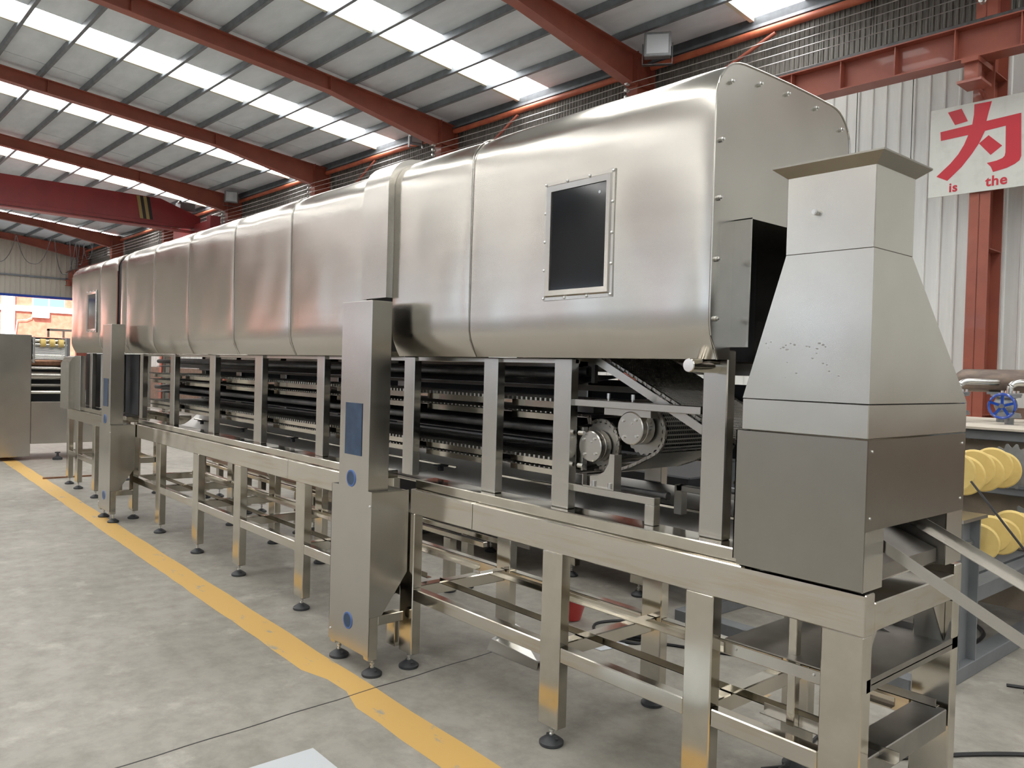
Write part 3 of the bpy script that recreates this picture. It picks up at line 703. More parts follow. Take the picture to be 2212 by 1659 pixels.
# --- hood
hd = Thing('tunnel_hood', 'long brushed stainless tunnel hood with rounded shoulders above the conveyors', 'oven hood', (-6,2.78,1.655))
prof = [(2.358,1.655),(2.338,1.690),(2.316,1.737),(2.308,1.775)]
prof += [(2.306,z) for z in (1.85,1.95,2.05,2.15,2.25,2.35,2.43,2.48)]
for a in range(172,88,-12):
    prof.append((2.306+.155+.155*cos(radians(a)), 2.545+.155*sin(radians(a))))
prof.append((2.47,2.702))
YC = 2.777
full = prof+[(2.6,2.706),(YC,2.708)]
full = full+[(2*YC-y,z) for y,z in reversed(full[:-1])]
def hood_panel(xa, xb, m='hood', off=0, ztop=None):
    nx = max(6, int((xb-xa)/.07)); xs = [xa+(xb-xa)*i/nx for i in range(nx+1)]
    # extra columns close to seams
    xs = sorted(set([round(v,4) for v in xs+[xa+.01,xa+.025,xa+.045,xb-.01,xb-.025,xb-.045]]))
    vs = []; n = len(full)
    for x in xs:
        d = min(x-xa, xb-x); pin = -.0045*math.exp(-d/.05)
        for i,(y,z) in enumerate(full):
            ny = (YC-y); L = sqrt((y-YC)**2+(z-2.15)**2)
            wob = .0016*sin(x*5.3+z*3.1)+.0010*sin(x*13.1-z*7)+off
            k = pin+wob
            vs.append((x, y+(y-YC)/L*k, z+(z-2.15)/L*k*.8 if z > 1.7 else z))
    fs = [(i*n+k,i*n+k+1,(i+1)*n+k+1,(i+1)*n+k) for i in range(len(xs)-1) for k in range(n-1)]
    mb = MB(); mb.add(vs, fs)
    o = hd.part('hood_panel', mb, m)
    return o
seams = [-1.655,-3.003,-3.68,None,-3.95,-4.918,-5.865,-6.834,-7.758,-8.62,-8.83,None,-8.98,-9.634,-10.948]
prev = None
for s in seams:
    if s is None: prev = None; continue
    if prev is not None: hood_panel(s+.0015, prev-.0015)
    prev = s
# weld beads on the seams
for s in (-3.003,-4.918,-5.865,-6.834,-7.758,-8.62,-9.634):
    mb = MB(); mb.path([(s,y-(.0008 if y<YC else -.0008),z) for y,z in full[:-1]], .0022, 5); hd.part('weld_seam', mb, 'satin')
# dark gaps between modules
for (a,b) in ((-3.93,-3.70),(-8.995,-8.82)):
    p2 = [(YC+(y-YC)*.95, 1.68+(z-1.655)*.965) for y,z in full]
    mb = MB(); n = len(p2); mb.add([(x,y,z) for x in (a-.03,b+.03) for y,z in p2], [(k,k+1,n+k+1,n+k) for k in range(n-1)]); hd.part('joint_band', mb, 'black')
# end panel with the opening and sleeve
YO0, YO1, ZO0, ZO1 = 2.432, 3.06, 1.70, 2.148
outer = [(y,z) for y,z in full]
XE = -1.652
mb = MB()
pf = [p for p in full if p[0] <= YO0]; 
low = [(2.358,1.655),(2.42,1.655)]
left = full[:len(prof)+0]
def fan(poly): mb.prism(poly, XE, XE+.004, 'yz')
lp = [p for p in full if p[0] < YC and p[1] < ZO1]
fan(lp[::1]+[(2.306,ZO1),(YO0,ZO1),(YO0,1.655)])
top = [p for p in full if p[1] >= 2.15]
fan([(2.306,ZO1)]+top+[(2*YC-2.306,ZO1)])
rp = [p for p in full if p[0] > YC and p[1] < ZO1]
fan([(YO1,1.655),(YO1,ZO1),(2*YC-2.306,ZO1)]+rp)
ep = hd.part('end_panel', mb, 'satin', 'flat dull end plate with bolts')
mb = MB(); mb.path([(XE+.004,y,z) for y,z in full], .004, 6); hd.part('end_seam', mb, 'satin')
def onX(pts): return pts
bolts = [(2.385,2.62),(2.56,2.655),(2.745,2.665),(2.955,2.66),(3.16,2.62),(2.338,2.41),(2.336,2.21),(2.334,2.0),(2.338,1.795)]
mbo = MB(); mbo.lathe([(.009,0),(.009,.008),(.005,.009),(.005,.016),(0,.017)], n=8, ax='x'); me_bolt = mbo.mesh('bolt','zinc')
for (y,z) in bolts: hd.shared('bolt', me_bolt, (XE+.004,y,z), ep)
mb = MB()
for (a,b,c,d) in ((YO0,YO0+.004,ZO0,ZO1),(YO1-.004,YO1,ZO0,ZO1),(YO0,YO1,ZO1-.004,ZO1)):
    mb.box(-1.95, -1.576, a, b, c, d)
hd.part('opening_sleeve', mb, 'satin')
mb = MB(); mb.box(-1.96,-1.95,YO0-.05,YO1+.05,ZO0-.04,ZO1+.05); hd.part('dark_interior_plate', mb, 'black', smooth=False)  # black plate stands for the shade inside the hood opening
# viewing windows
def window(x0, x1, z0, z1, yf, lbl, sc_=1):
    t = .036
    mb = MB()
    def ring(a, ya, b, yb):
        v0 = [(x0+a,ya,z0+a),(x1-a,ya,z0+a),(x1-a,ya,z1-a),(x0+a,ya,z1-a)]; v1 = [(x0+b,yb,z0+b),(x1-b,yb,z0+b),(x1-b,yb,z1-b),(x0+b,yb,z1-b)]
        mb.add(v0+v1, [(i,(i+1)%4,4+(i+1)%4,4+i) for i in range(4)])
    ring(0,yf,0,yf-.006); ring(0,yf-.006,.013,yf-.006); ring(.013,yf-.006,.019,yf-.013); ring(.019,yf-.013,.030,yf-.011); ring(.030,yf-.011,.041,yf-.009); ring(.041,yf-.009,.043,yf+.001)
    w_ = hd.part('window_frame', mb, 'satin', lbl)
    mb = MB(); mb.box(x0+.04,x1-.04,yf-.003,yf-.001,z0+.04,z1-.04); hd.part('window_pane', mb, 'pane', 'dark glass', parent=w_)
    W, H = x1-x0, z1-z0
    pts = [(x0+.008+i*(W-.016)/3, z) for i in range(4) for z in (z0+.008,z1-.008)]+[(x, z0+.008+i*(H-.016)/4) for i in (1,2,3) for x in (x0+.008,x1-.008)]
    mb_ = []
    for (x,z) in pts: hd.shared('screw', me_scr2, (x,yf-.006,z), w_)
ms = MB(); ms.lathe([(.0065,0),(.006,-.003),(.003,-.0055),(0,-.006)], n=8, ax='y'); me_scr2 = ms.mesh('screw','zinc')
window(-2.49,-2.097,1.892,2.384,2.3055,'large viewing window frame with screws near the right end')
window(-10.172,-9.745,1.885,2.356,2.3055,'small-looking window frame at the far left end')
mb = MB(); mb.lathe([(.006,0),(.006,-.001),(0,-.001)], (-2.178,2.3025,2.305), 'y', 14); hd.part('sticker', mb, 'board_w', 'small white round sticker on the glass')
# raised cover
cp = [(2.270,1.965)]+[(2.270,z) for z in (2.1,2.25,2.4)]
for a in range(176,90,-12): cp.append((2.270+.175+.175*cos(radians(a)), 2.55+.175*sin(radians(a))))
cp += [(2.46,2.728),(2.7,2.735),(3.1,2.735)]
ci = [(2.33,1.965),(2.33,2.5),(2.42,2.66),(2.7,2.70),(3.1,2.70)]
mb = MB(); mb.prism(cp+list(reversed(ci)), -3.935, -3.68, 'yz')
o = hd.part('raised_cover', mb, 'satin', 'raised box cover standing proud of the hood above the pillar')
# inlet box at the far-left end
lb = Thing('end_housing', 'stainless end housing with sloped cap at the far left end of the oven', 'housing', (-11,2.4,1.0))
mb = MB(); mb.prism([(2.30,.96),(2.42,.96),(2.42,1.62),(2.34,1.60),(2.30,1.52)], -11.45, -11.0, 'yz'); lb.part('cap', mb, 'satin')
mb = MB(); mb.box(-11.0,-10.7,2.36,2.42,.96,1.62,.003); lb.part('side_plate', mb, 'satin')
mb = MB(); mb.box(-11.3,-9.05,2.56,2.60,1.0,1.65); lb.part('dark_backing', mb, 'black')  # black sheet added so the gap shows dark instead of the bright wall
for k in range(3):
    mb = MB(); x = -10.25+k*.42; mb.tube((x,2.5,1.02),(x,2.5,1.64),.025,10); lb.part('drive_rod', mb, 'dull')
mb = MB(); mb.lathe([(.07,0),(.07,.12),(.04,.13),(.04,.2)], (-9.7,2.42,1.12), 'y', 16); lb.part('motor', mb, 'dark')
for z in (1.2,1.33,1.46):
    mb = MB(); mb.lathe([(.05,0),(.05,.02)], (-9.35,2.46,z), 'y', 16); lb.part('wheel', mb, 'chain')
# --- control pillars
def pillar(dx, label):
    x0, x1 = -3.88+dx, -3.575+dx; w0, w1 = -3.952+dx, -3.535+dx; yf = 2.125
    t = Thing('control_pillar', label, 'pillar', ((w0+w1)/2,2.3,0), 'stainless control pillars in front of the oven')
    mb = MB(); mb.box(x0,x1,yf,2.248,.952,1.935,.003); t.part('upper_box', mb, 'satin')
    mb = MB()
    mb.box(w0,w1,yf,yf+.003,.105,.955); mb.box(w0,w1,yf+.003,2.33,.95,.954); mb.box(w0,w0+.003,yf,2.35,.2,.952)
    mb.prism([(yf+.003,.31),(2.20,.31),(2.35,.52),(2.35,.952),(yf+.003,.952)], w1-.003, w1, 'yz')
    t.part('lower_box', mb, 'satin')
    mb = MB(); mb.box(x0+.062,x0+.235,yf-.003,yf-.0005,1.128,1.402,.0008); t.part('display_window', mb, 'blue', 'blue film over a rectangular cut-out')
    for z in (1.003,.248):
        cx = x0+.135
        mb = MB(); mb.lathe([(0,-.003),(.036,-.003),(.038,0)], (cx,yf,z), 'y', 28); t.part('round_port', mb, 'blue', 'dark blue film over a round hole')
        mb = MB(); mb.lathe([(.036,0),(.036,-.004),(.044,-.004),(.046,0)], (cx,yf,z), 'y', 28); t.part('port_ring', mb, 'bluerim', 'bright blue film edge')
    for (x,z) in ((w0+.02,.16),(w1-.015,.88)):
        t.shared('screw', me_scr2, (x,yf,z))
    mb = MB(); mb.box(w1-.055,w1-.006,yf+.006,yf+.06,.083,.31,.003); L1 = t.part('leg', mb, 'steel'); foot(t, L1, w1-.03, 2.17)
    mb = MB(); mb.box(w0+.01,w0+.06,yf+.006,yf+.06,.083,.31,.003); L1 = t.part('leg', mb, 'steel'); foot(t, L1, w0+.04, 2.17)
    mb = MB(); mb.box(w1-.055,w1-.006,yf+.06,2.34,.26,.31,.003); t.part('foot_rail', mb, 'steel')
    mb = MB(); mb.box(w1-.20,w1-.12,2.36,2.42,.083,.26,.003); L1 = t.part('leg', mb, 'steel'); 
    return t
pillar(0, 'near stainless control pillar with blue film windows, in front of the oven middle')
pillar(-4.86, 'far stainless control pillar with blue film windows, near the left end of the oven')
# --- exhaust hood/duct at the right end
du = Thing('exhaust_duct', 'tapered stainless exhaust duct with flanged neck at the near right end of the oven', 'duct', (-1.3,2.7,.96))
D0, D1, DA, DB = -1.528, -1.100, 2.338, 3.082
mb = MB(); mb.box(D0,D1,DA,DB,1.422,1.525,.0025); du.part('skirt', mb, 'duct')
mb = MB()
nb = [(-1.385,DA),(-1.102,DA),(-1.102,2.60),(-1.385,2.60)]
bt = [(D0,DA),(D1,DA),(D1,DB),(D0,DB)]
zt = 1.988
mb.add([(x,y,1.527) for x,y in bt]+[(x,y,zt) for x,y in nb], [(0,1,5,4),(1,2,6,5),(2,3,7,6),(3,0,4,7)])
du.part('cone', mb, 'duct', smooth=False)
mb = MB()
for (px_, py_, r_) in ((1655,742,.0035),(1660,752,.002),(1665,739,.003),(1692,750,.006),(1697,746,.005),(1700,755,.007),(1686,753,.003),(1708,742,.004),(1716,745,.006),(1742,748,.005),(1748,749,.004),(1770,742,.006),(1778,745,.006),(1765,753,.005),(1783,749,.004),(1755,774,.005),(1778,785,.004),(1786,788,.004),(1700,783,.003),(1720,806,.004),(1791,802,.004),(1811,812,.004),(1696,816,.002),(1764,763,.004)):
    dd = r2*((px_-1106)/F)+d2*((py_-829.5)/F)+fwd; tt = (DA-.0008)/dd.y; X_, Z_ = dd.x*tt, CAMZ+dd.z*tt
    n_ = 7; mb.prism([(X_+r_*random.uniform(.5,1.2)*cos(2*pi*i/n_), Z_+r_*.6*random.uniform(.5,1.1)*sin(2*pi*i/n_)) for i in range(n_)], DA-.0008, DA+.0005)
du.part('glue_flecks', mb, 'dull', 'small brown flecks on the bright cone face', stuff=True, smooth=False)
mb = MB(); mb.box(-1.388,-1.1015,DA,2.602,zt,2.236,.0025); du.part('neck', mb, 'duct')
mb = MB()
for (a,b) in (((-1.388,DA),(-1.1015,DA)),((-1.1015,DA),(-1.1015,2.602)),((-1.1015,2.602),(-1.388,2.602)),((-1.388,2.602),(-1.388,DA))):
    cx_, cy_ = -1.245, 2.47
    def out(p, d): return (p[0]+(d if p[0] > cx_ else -d), p[1]+(d if p[1] > cy_ else -d))
    a2, b2 = out(a,.036), out(b,.036)
    vs = [(*a,2.232),(*b,2.232),(*b2,2.262),(*a2,2.262),(*b2,2.267),(*a2,2.267),(*b,2.266),(*a,2.266)]
    mb.add(vs, [(0,1,2,3),(3,2,4,5),(5,4,6,7)])
fl_ = du.part('flange', mb, 'duct_dark', smooth=False)
for u in (.15,.5,.85):
    q = MB(); xx = -1.42+u*.35; q.lathe([(.006,0),(.006,.002),(0,.002)], (xx,DA-.025,2.267), 'z', 8); du.part('rivet', q, 'zinc', parent=fl_)
mb = MB(); mb.tube((-1.285,DA-.018,2.113),(-1.285,DA,2.113),.009,10); mb.tube((-1.285,DA-.02,2.113),(-1.285,DA-.018,2.113),.0065,10); du.part('spigot', mb, 'zinc')
mb = MB(); mb.box(D0-.004,D1,DA-.002,DA+.004,.968,1.418); mb.box(D0-.02,D0-.004,DA+.0,DA+.05,.985,1.418); mb.box(D0-.02,D0-.016,DA,DB,.985,1.418); du.part('front_panel', mb, 'duct_dark')
mb = MB(); mb.prism([(DA+.005,1.147),(DB,1.147),(DB,1.418),(DA+.005,1.418)], D1-.004, D1, 'yz'); du.part('side_panel', mb, 'duct_dark')
sp_ = MB(); sp_.lathe([(.0045,0),(.004,.003),(0,.004)], n=8, ax='x'); me_sx = sp_.mesh('screw','zinc')
for (y,z) in ((DA+.03,1.385),(DA+.03,1.185),(DB-.03,1.385),(DB-.03,1.19)): du.shared('screw', me_sx, (D1,y,z))
mb = MB(); mb.box(D1-.006,D1-.002,DA+.004,DA+.13,.965,1.147); du.part('front_skirt', mb, 'duct')
mb = MB(); mb.box(D1-.006,D1-.002,DB-.135,DB,.965,1.147); du.part('rear_skirt', mb, 'duct')
mb = MB(); mb.box(D1-.30,D1-.006,2.95,2.954,.965,1.147); mb.prism([(-1.45,.975),(-1.13,.975),(-1.13,1.02),(-1.45,1.14)], 2.5, 2.94); mb.box(-1.5,-1.497,DA+.01,DB,.97,1.42); du.part('inner_chute', mb, 'dull')
# discharge rails
def angle(p0, p1, label, y, flip):
    mb = MB(); d = (Vector(p1)-Vector(p0)).normalized(); up = Vector((0,1,0)).cross(d)*-1
    mb.bar(p0, p1, .0025, .034); mb.bar((p0[0],p0[1]+flip*.017,p0[2]-.017),(p1[0],p1[1]+flip*.017,p1[2]-.017), .034, .0025)
    single('discharge_rail', mb, 'satin', label, 'rail', p0, 'angle rails sticking out below the duct')
angle((-1.25,2.478,1.16),(-.50,2.478,.79), 'lower stainless angle rail slanting out below the duct to the right', 2.478, 1)
angle((-1.30,2.772,1.215),(-.45,2.772,.84), 'upper stainless angle rail slanting out below the duct to the right', 2.772, -1)
# ================================================================== RIGHT BACKGROUND RIG
rg = Thing('steel_skid', 'grey painted welded steel skid frame behind the duct at right', 'steel frame', (-1.7,5.5,0))
for (x0,x1,y0,y1,z0,z1,nm) in ((-1.72,-1.62,4.2,8.0,0,.08,'base_rail'),(-3.1,-1.72,4.2,4.3,0,.08,'base_rail'),(-3.2,-3.1,4.2,8.0,0,.08,'base_rail'),(-1.72,-1.62,4.55,4.80,.08,.86,'post'),
    (-1.72,-1.62,4.80,8.0,.40,.49,'side_rail'),(-3.1,-1.72,4.55,4.65,.78,.86,'cross_rail'),(-3.2,-3.1,4.55,4.7,.08,.86,'post'),(-2.4,-2.32,4.6,4.7,.08,.78,'post')):
    mb = MB()
    if nm == 'post' and x1 == -1.62:
        mb.box(x0,x1,y0,y0+.012,z0,z1); mb.box(x0,x1,y1-.012,y1,z0,z1); mb.box(x0+.04,x0+.052,y0,y1,z0,z1)
    else: mb.box(x0,x1,y0,y1,z0,z1,.004)
    rg.part(nm, mb, 'gplate')
mb = MB(); mb.prism([(-1.60,4.50),(-1.60,4.84),(-1.95,4.84),(-2.1,4.5)], .862, .88, 'xy'); rg.part('cap_plate', mb, 'zinc')
rt = Thing('roller_rig', 'tall rig with brown boards, grey beams and a dusty beige top behind the duct', 'rig', (-2.2,6.2,0))
for (z0,z1) in ((.93,1.215),(.5,.86),(.1,.45)):
    mb = MB(); mb.box(-3.9,-.8,6.02,6.04,z0,z1); rt.part('board', mb, 'board', smooth=False)
for (z0,z1) in ((1.215,1.285),(.86,.93)):
    mb = MB(); mb.box(-3.9,-.8,5.94,6.02,z0,z1,.004); mb.box(-3.9,-.8,5.93,5.94,z0+.05,z0+.058); rt.part('beam', mb, 'gplate')
mb = MB(); mb.box(-3.9,-.8,5.9,7.6,1.285,1.30); rt.part('top', mb, 'beige')
for x in (-3.85,-.9,-2.5):
    for y in (6.1,7.5):
        mb = MB(); mb.box(x-.05,x+.05,y,y+.08,0,1.285,.004); rt.part('leg', mb, 'gplate')
def wheelstack(cx, cz, r, ys, label, lean):
    t = Thing('roller_stack', label, 'rollers', (cx,5.5,cz), 'yellow roller stacks')
    me = MB(); me.lathe([(0,-.028),(r*.93,-.028),(r,-.02),(r,.02),(r*.93,.028),(0,.028)], n=32, ax='y'); md = me.mesh('roller','yellow')
    for i, y in enumerate(ys):
        o = t.shared('roller', md, (cx+lean*(5.7-y), y, cz+(.02 if i%2 else -.01))); o.rotation_euler = (0,0,radians(18))
    pr = []; nt_ = 16
    for i in range(nt_*6):
        a = 2*pi*i/(nt_*6); k = i%6; rr = r*1.28*(.82 if k in (0,1) else (.9 if k in (2,5) else 1)); pr.append((cx-.0+rr*cos(a), cz+rr*sin(a)))
    mb = MB(); mb.prism(pr, 5.70, 5.712); mb.tube((cx,5.6,cz),(cx,5.72,cz),.045,14); t.part('sprocket', mb, 'iron', 'toothed steel sprocket')
    mb = MB(); mb.tube((cx+lean*1.2,4.7,cz),(cx,5.95,cz),.02,10); t.part('shaft', mb, 'zinc')
wheelstack(-1.76, 1.075, .112, [5.52,5.38,5.24,5.10,4.96,4.82], 'upper stack of pale yellow rollers with a toothed sprocket', -.02)
wheelstack(-1.64, .72, .105, [5.52,5.36,5.20,5.04,4.88], 'lower stack of pale yellow rollers half behind the grey post', -.02)
mb = MB(); mb.tube((-1.66,4.75,1.06),(-1.1,4.6,.46), .006, 6); single('black_rod', mb, 'cable', 'thin black rod leaning down across the yellow rollers', 'rod', (-1.7,4.75,1.06))
# manifold pipe
mp_ = Thing('manifold_pipe', 'thick brown steel manifold pipe lying level above the blue valves', 'pipe', (-2.3,7.0,1.3))
mb = MB(); mb.lathe([(0,-.02),(.06,-.015),(.085,.02),(.09,.04),(.09,2.6),(0,2.6)], (-2.56,7.0,1.615), 'x', 28); mp_.part('pipe', mb, 'pipe')
for x in (-2.25,-1.2):
    mb = MB(); mb.box(x-.02,x+.02,6.96,7.04,1.30,1.53); mb.box(x-.08,x+.08,6.92,7.08,1.51,1.53); mp_.part('stand', mb, 'iron')
def valve(x, y, label, wheel=True):
    t = Thing('gate_valve', label, 'valve', (x,y,1.30), 'flanged valves under the manifold pipe')
    mb = MB(); mb.lathe([(.03,0),(.03,.05),(.075,.05),(.075,.066),(.075,.068),(.07,.068),(.07,.082),(.032,.09),(.045,.11),(.052,.14),(.045,.17),(.032,.19),(.07,.196),(.07,.21),(.075,.213),(.075,.226),(.03,.226)], (x,y,1.30), 'z', 24); t.part('body', mb, 'iron')
    mb = MB(); pts = [(x,y,1.52),(x,y,1.56)]+[(x+.045*(1-cos(radians(a))), y+.1*(1-cos(radians(a)))*.4, 1.56+.045*sin(radians(a))) for a in range(15,91,15)]+[(x+.17,6.93,1.605)]
    mb.path(pts, .024, 12); t.part('elbow_pipe', mb, 'zinc')
    for k in range(4):
        a = pi/4+k*pi/2; q = MB(); q.tube((x+.055*cos(a),y+.055*sin(a),1.52),(x+.055*cos(a),y+.055*sin(a),1.545),.009,6); t.part('bolt', q, 'zinc')
    if wheel:
        mb = MB(); n = 36
        pts = [(x+.085*cos(2*pi*i/n), y-.16, 1.435+.085*sin(2*pi*i/n)) for i in range(n+1)]; mb.path(pts, .010, 8)
        for k in range(5):
            a = 2*pi*k/5+.3; mb.bar((x,y-.155,1.435),(x+.08*cos(a),y-.16,1.435+.08*sin(a)), .018, .008, up=(0,1,0))
        t.part('handwheel', mb, 'vblue', 'glossy blue spoked handwheel')
        mb = MB(); mb.tube((x,y-.175,1.435),(x,y,1.435),.016,10); t.part('stem', mb, 'zinc')
valve(-2.05, 6.55, 'flanged valve with the blue handwheel fully visible by the picture edge')
valve(-2.42, 6.62, 'flanged valve whose blue handwheel is half hidden by the duct')
t = Thing('short_valve', 'plain grey valve body without handwheel between the two blue wheels', 'valve', (-2.33,7.15,1.3))
mb = MB(); mb.lathe([(.03,0),(.03,.05),(.07,.05),(.07,.064),(.028,.07),(.05,.12),(.055,.15),(.035,.19),(.075,.2),(.075,.215),(0,.215)], (-2.2,6.85,1.30), 'z', 20); t.part('body', mb, 'iron')
# bundle of brass rods and cables on the floor at the right
t = Thing('rod_bundle', 'tangle of tan cords and rods lying on the floor inside the grey skid', 'bundle', (-1.9,6.2,0))
mb = MB()
for k in range(26):
    y0 = 5.5+random.uniform(-.3,.9); z0 = .5+random.uniform(0,.12); x0 = -2.0+random.uniform(-.15,.1)
    mb.path([(x0+.12*sin(i*1.1+k), y0+i*.07, z0+.03*sin(i*1.7+k*2)) for i in range(9)], .006, 4)
t.part('cord', mb, 'tan', stuff=True)
mb = MB(); mb.box(-2.3,-1.74,5.1,6.9,.47,.49); t.part('tray', mb, 'gplate')
def cable(label, pts, r=.009, m='cable', grp='cables lying on the floor'):
    # Catmull-Rom through pts
    P = [Vector(p) for p in pts]; P = [P[0]]+P+[P[-1]]; out = []
    for i in range(1,len(P)-2):
        for k in range(8):
            u = k/8; a,b,c,d = P[i-1],P[i],P[i+1],P[i+2]
            out.append(.5*((2*b)+(c-a)*u+(2*a-5*b+4*c-d)*u*u+(3*b-a-3*c+d)*u**3))
    out.append(P[-2]); mb = MB(); mb.path(out, r, 6)
    single('floor_cable', mb, m, label, 'cable', pts[0], grp)
cable('black cable on the floor crossing the bottom right corner', [(-1.75,2.9,.009),(-1.45,3.45,.009),(-1.1,3.95,.009),(-.7,4.2,.009),(-.3,4.9,.009)])
cable('black cable loop on the floor just beyond the grey skid rail', [(-1.35,4.7,.009),(-1.25,4.95,.009),(-1.25,5.2,.009),(-1.3,5.6,.009),(-1.5,6.3,.009)])
cable('black cable curving beside the short steel offcut', [(-1.45,4.75,.009),(-1.28,4.85,.009),(-1.15,5.0,.009),(-1.0,5.3,.009),(-.9,5.6,.009)])
cable('black hose loop inside the grey skid', [(-1.9,5.0,.012),(-1.82,5.2,.012),(-1.85,5.6,.012),(-2.1,5.9,.012)], .012)
cable('black cable coiled behind the red bucket', [(-3.55,3.95,.008),(-3.35,4.05,.008),(-3.1,3.9,.008),(-3.05,3.65,.008),(-3.3,3.6,.008),(-3.45,3.75,.008),(-3.3,4.0,.008),(-2.9,4.1,.008),(-2.5,4.2,.008)])
cable('thin black cable running under the shelf end of the oven', [(-3.2,3.65,.008),(-2.7,3.9,.008),(-2.2,4.15,.008),(-1.9,4.0,.008),(-1.75,3.3,.008),(-1.7,2.9,.008)])
mb = MB(); mb.prism([(4.55,0),(4.58,.03),(4.61,0)], -1.25, -1.2, 'yz'); mb.box(-1.13,-1.10,4.55,5.0,0,.003); mb.box(-1.13,-1.127,4.55,5.0,0,.03)
single('steel_offcut', mb, 'satin', 'short shiny steel angle offcut on the floor at the right edge', 'offcut', (-1.12,4.7,0))
# ================================================================== clutter seen under the oven
t = Thing('red_bucket', 'red plastic bucket standing on the floor behind the oven legs', 'bucket', (-3.62,3.68,0))
mb = MB(); mb.lathe([(.045,0),(.06,.005),(.105,.16),(.11,.165),(.105,.168),(.10,.16),(.055,.012),(0,.012)], (-3.62,3.68,.0), 'z', 24); t.part('body', mb, 'redpl')
t = Thing('angle_grinder', 'dark blue-black angle grinder with orange nose lying on the floor', 'power tool', (-3.1,3.7,0))
mb = MB(); mb.lathe([(.022,0),(.034,.02),(.036,.09),(.030,.13),(.026,.20),(.030,.24)], (0,0,0), 'x', 16)
mm = Matrix.Translation((-3.26,3.60,.037)) @ Matrix.Rotation(radians(35),4,'Z'); mb.v = [tuple(mm @ Vector(v)) for v in mb.v]; t.part('body', mb, 'rubber')
mb = MB(); mb.lathe([(.026,0),(.034,.02),(.032,.06),(.02,.08)], (0,0,0), 'x', 16); mm = Matrix.Translation((-3.07,3.74,.05)) @ Matrix.Rotation(radians(60),4,'Z'); mb.v = [tuple(mm @ Vector(v)) for v in mb.v]; t.part('nose', mb, 'redpl')
mb = MB(); mb.lathe([(.045,0),(.045,.003)], (-3.15,3.72,.085), 'z', 20); t.part('guard', mb, 'zinc')
mb = MB(); mb.add([(-3.52,2.93,.05),(-3.12,2.93,.03),(-3.02,3.12,.006),(-3.55,3.14,.09),(-3.50,2.88,.003),(-3.1,2.90,.003)],[(0,1,2,3),(4,5,1,0)])
mb.add([(x,y,z-.003) for x,y,z in mb.v],[(3,2,1,0),(0,1,5,4)])
single('folded_sheet', mb, 'zinc', 'folded shiny sheet metal piece on the floor under the oven', 'sheet metal', (-3.3,3.0,0), smooth=False)
mb = MB(); mb.prism([(-3.34,3.37),(-3.10,3.40),(-3.06,3.60),(-3.20,3.62)], .001, .004, 'xy'); single('white_offcut', mb, 'board_w', 'pale triangular sheet offcut on the floor behind the oven', 'offcut', (-3.2,3.5,0), smooth=False)
mb = MB(); mb.box(-2.99,-2.25,.85,1.55,.0,.02,.003)
single('floor_board', mb, 'board_w', 'pale board lying on the floor at the bottom picture edge', 'board', (-2.6,1.2,0))
mb = MB(); mb.box(-2.22,-2.15,3.55,3.63,.0,.002); single('paper_scrap', mb, 'wood', 'small cardboard scrap on the floor behind the front legs', 'scrap', (-2.18,3.6,0), smooth=False)
mb = MB(); mb.tube((-2.02,3.50,.006),(-1.98,3.56,.006),.006,6); single('orange_stub', mb, 'orange', 'tiny orange stub on the floor beside the cardboard scrap', 'scrap', (-2.0,3.53,0))
# second machine frame behind the oven
sf = Thing('rear_machine', 'low dark machine with steel legs and dusty tray standing behind the oven', 'machine', (-5,4.6,0))
mb = MB(); mb.box(-9.0,-3.3,4.45,5.4,.34,.9,.01); sf.part('dark_void_block', mb, 'black')  # black block stands for the dark void above the tray
mb = MB(); mb.box(-9.0,-4.6,4.2,5.3,.22,.24); mb.box(-9.0,-4.6,4.19,4.2,.2,.26); sf.part('tray', mb, 'dull')
for x in (-3.72,-4.4,-5.4,-6.4,-7.4,-8.6):
    for y in (4.43,5.35):
        mb = MB(); mb.box(x-.06,x+.06,y,y+.06,.09,.36,.003); L = sf.part('leg', mb, 'steel'); foot(sf, L, x, y+.03)
pt_ = Thing('pipe_rack', 'steel rack holding a fat brown pipe behind the left part of the oven', 'pipe', (-7.5,3.5,0))
mb = MB(); mb.tube((-9.5,3.5,.52),(-6.6,3.5,.52),.09,24); pt_.part('pipe', mb, 'copper')
for x in (-8.6,-7.7,-7.0):
    mb = MB(); mb.tube((x-.015,3.5,.52),(x+.015,3.5,.52),.0925,24); pt_.part('clamp', mb, 'zinc')
mb = MB(); mb.box(-6.6,-6.2,3.40,3.60,.42,.62,.004); pt_.part('end_box', mb, 'satin')
for y in (3.42,3.58):
    mb = MB(); mb.box(-9.6,-4.2,y-.02,y+.02,.39,.425,.003); pt_.part('rail', mb, 'steel')
for x in (-9.4,-8.2,-7.0,-5.8,-4.6):
    for y in (3.42,3.58):
        mb = MB(); mb.box(x-.04,x+.04,y-.03,y+.03,.09,.39,.003); L = pt_.part('leg', mb, 'steel'); foot(pt_, L, x, y)
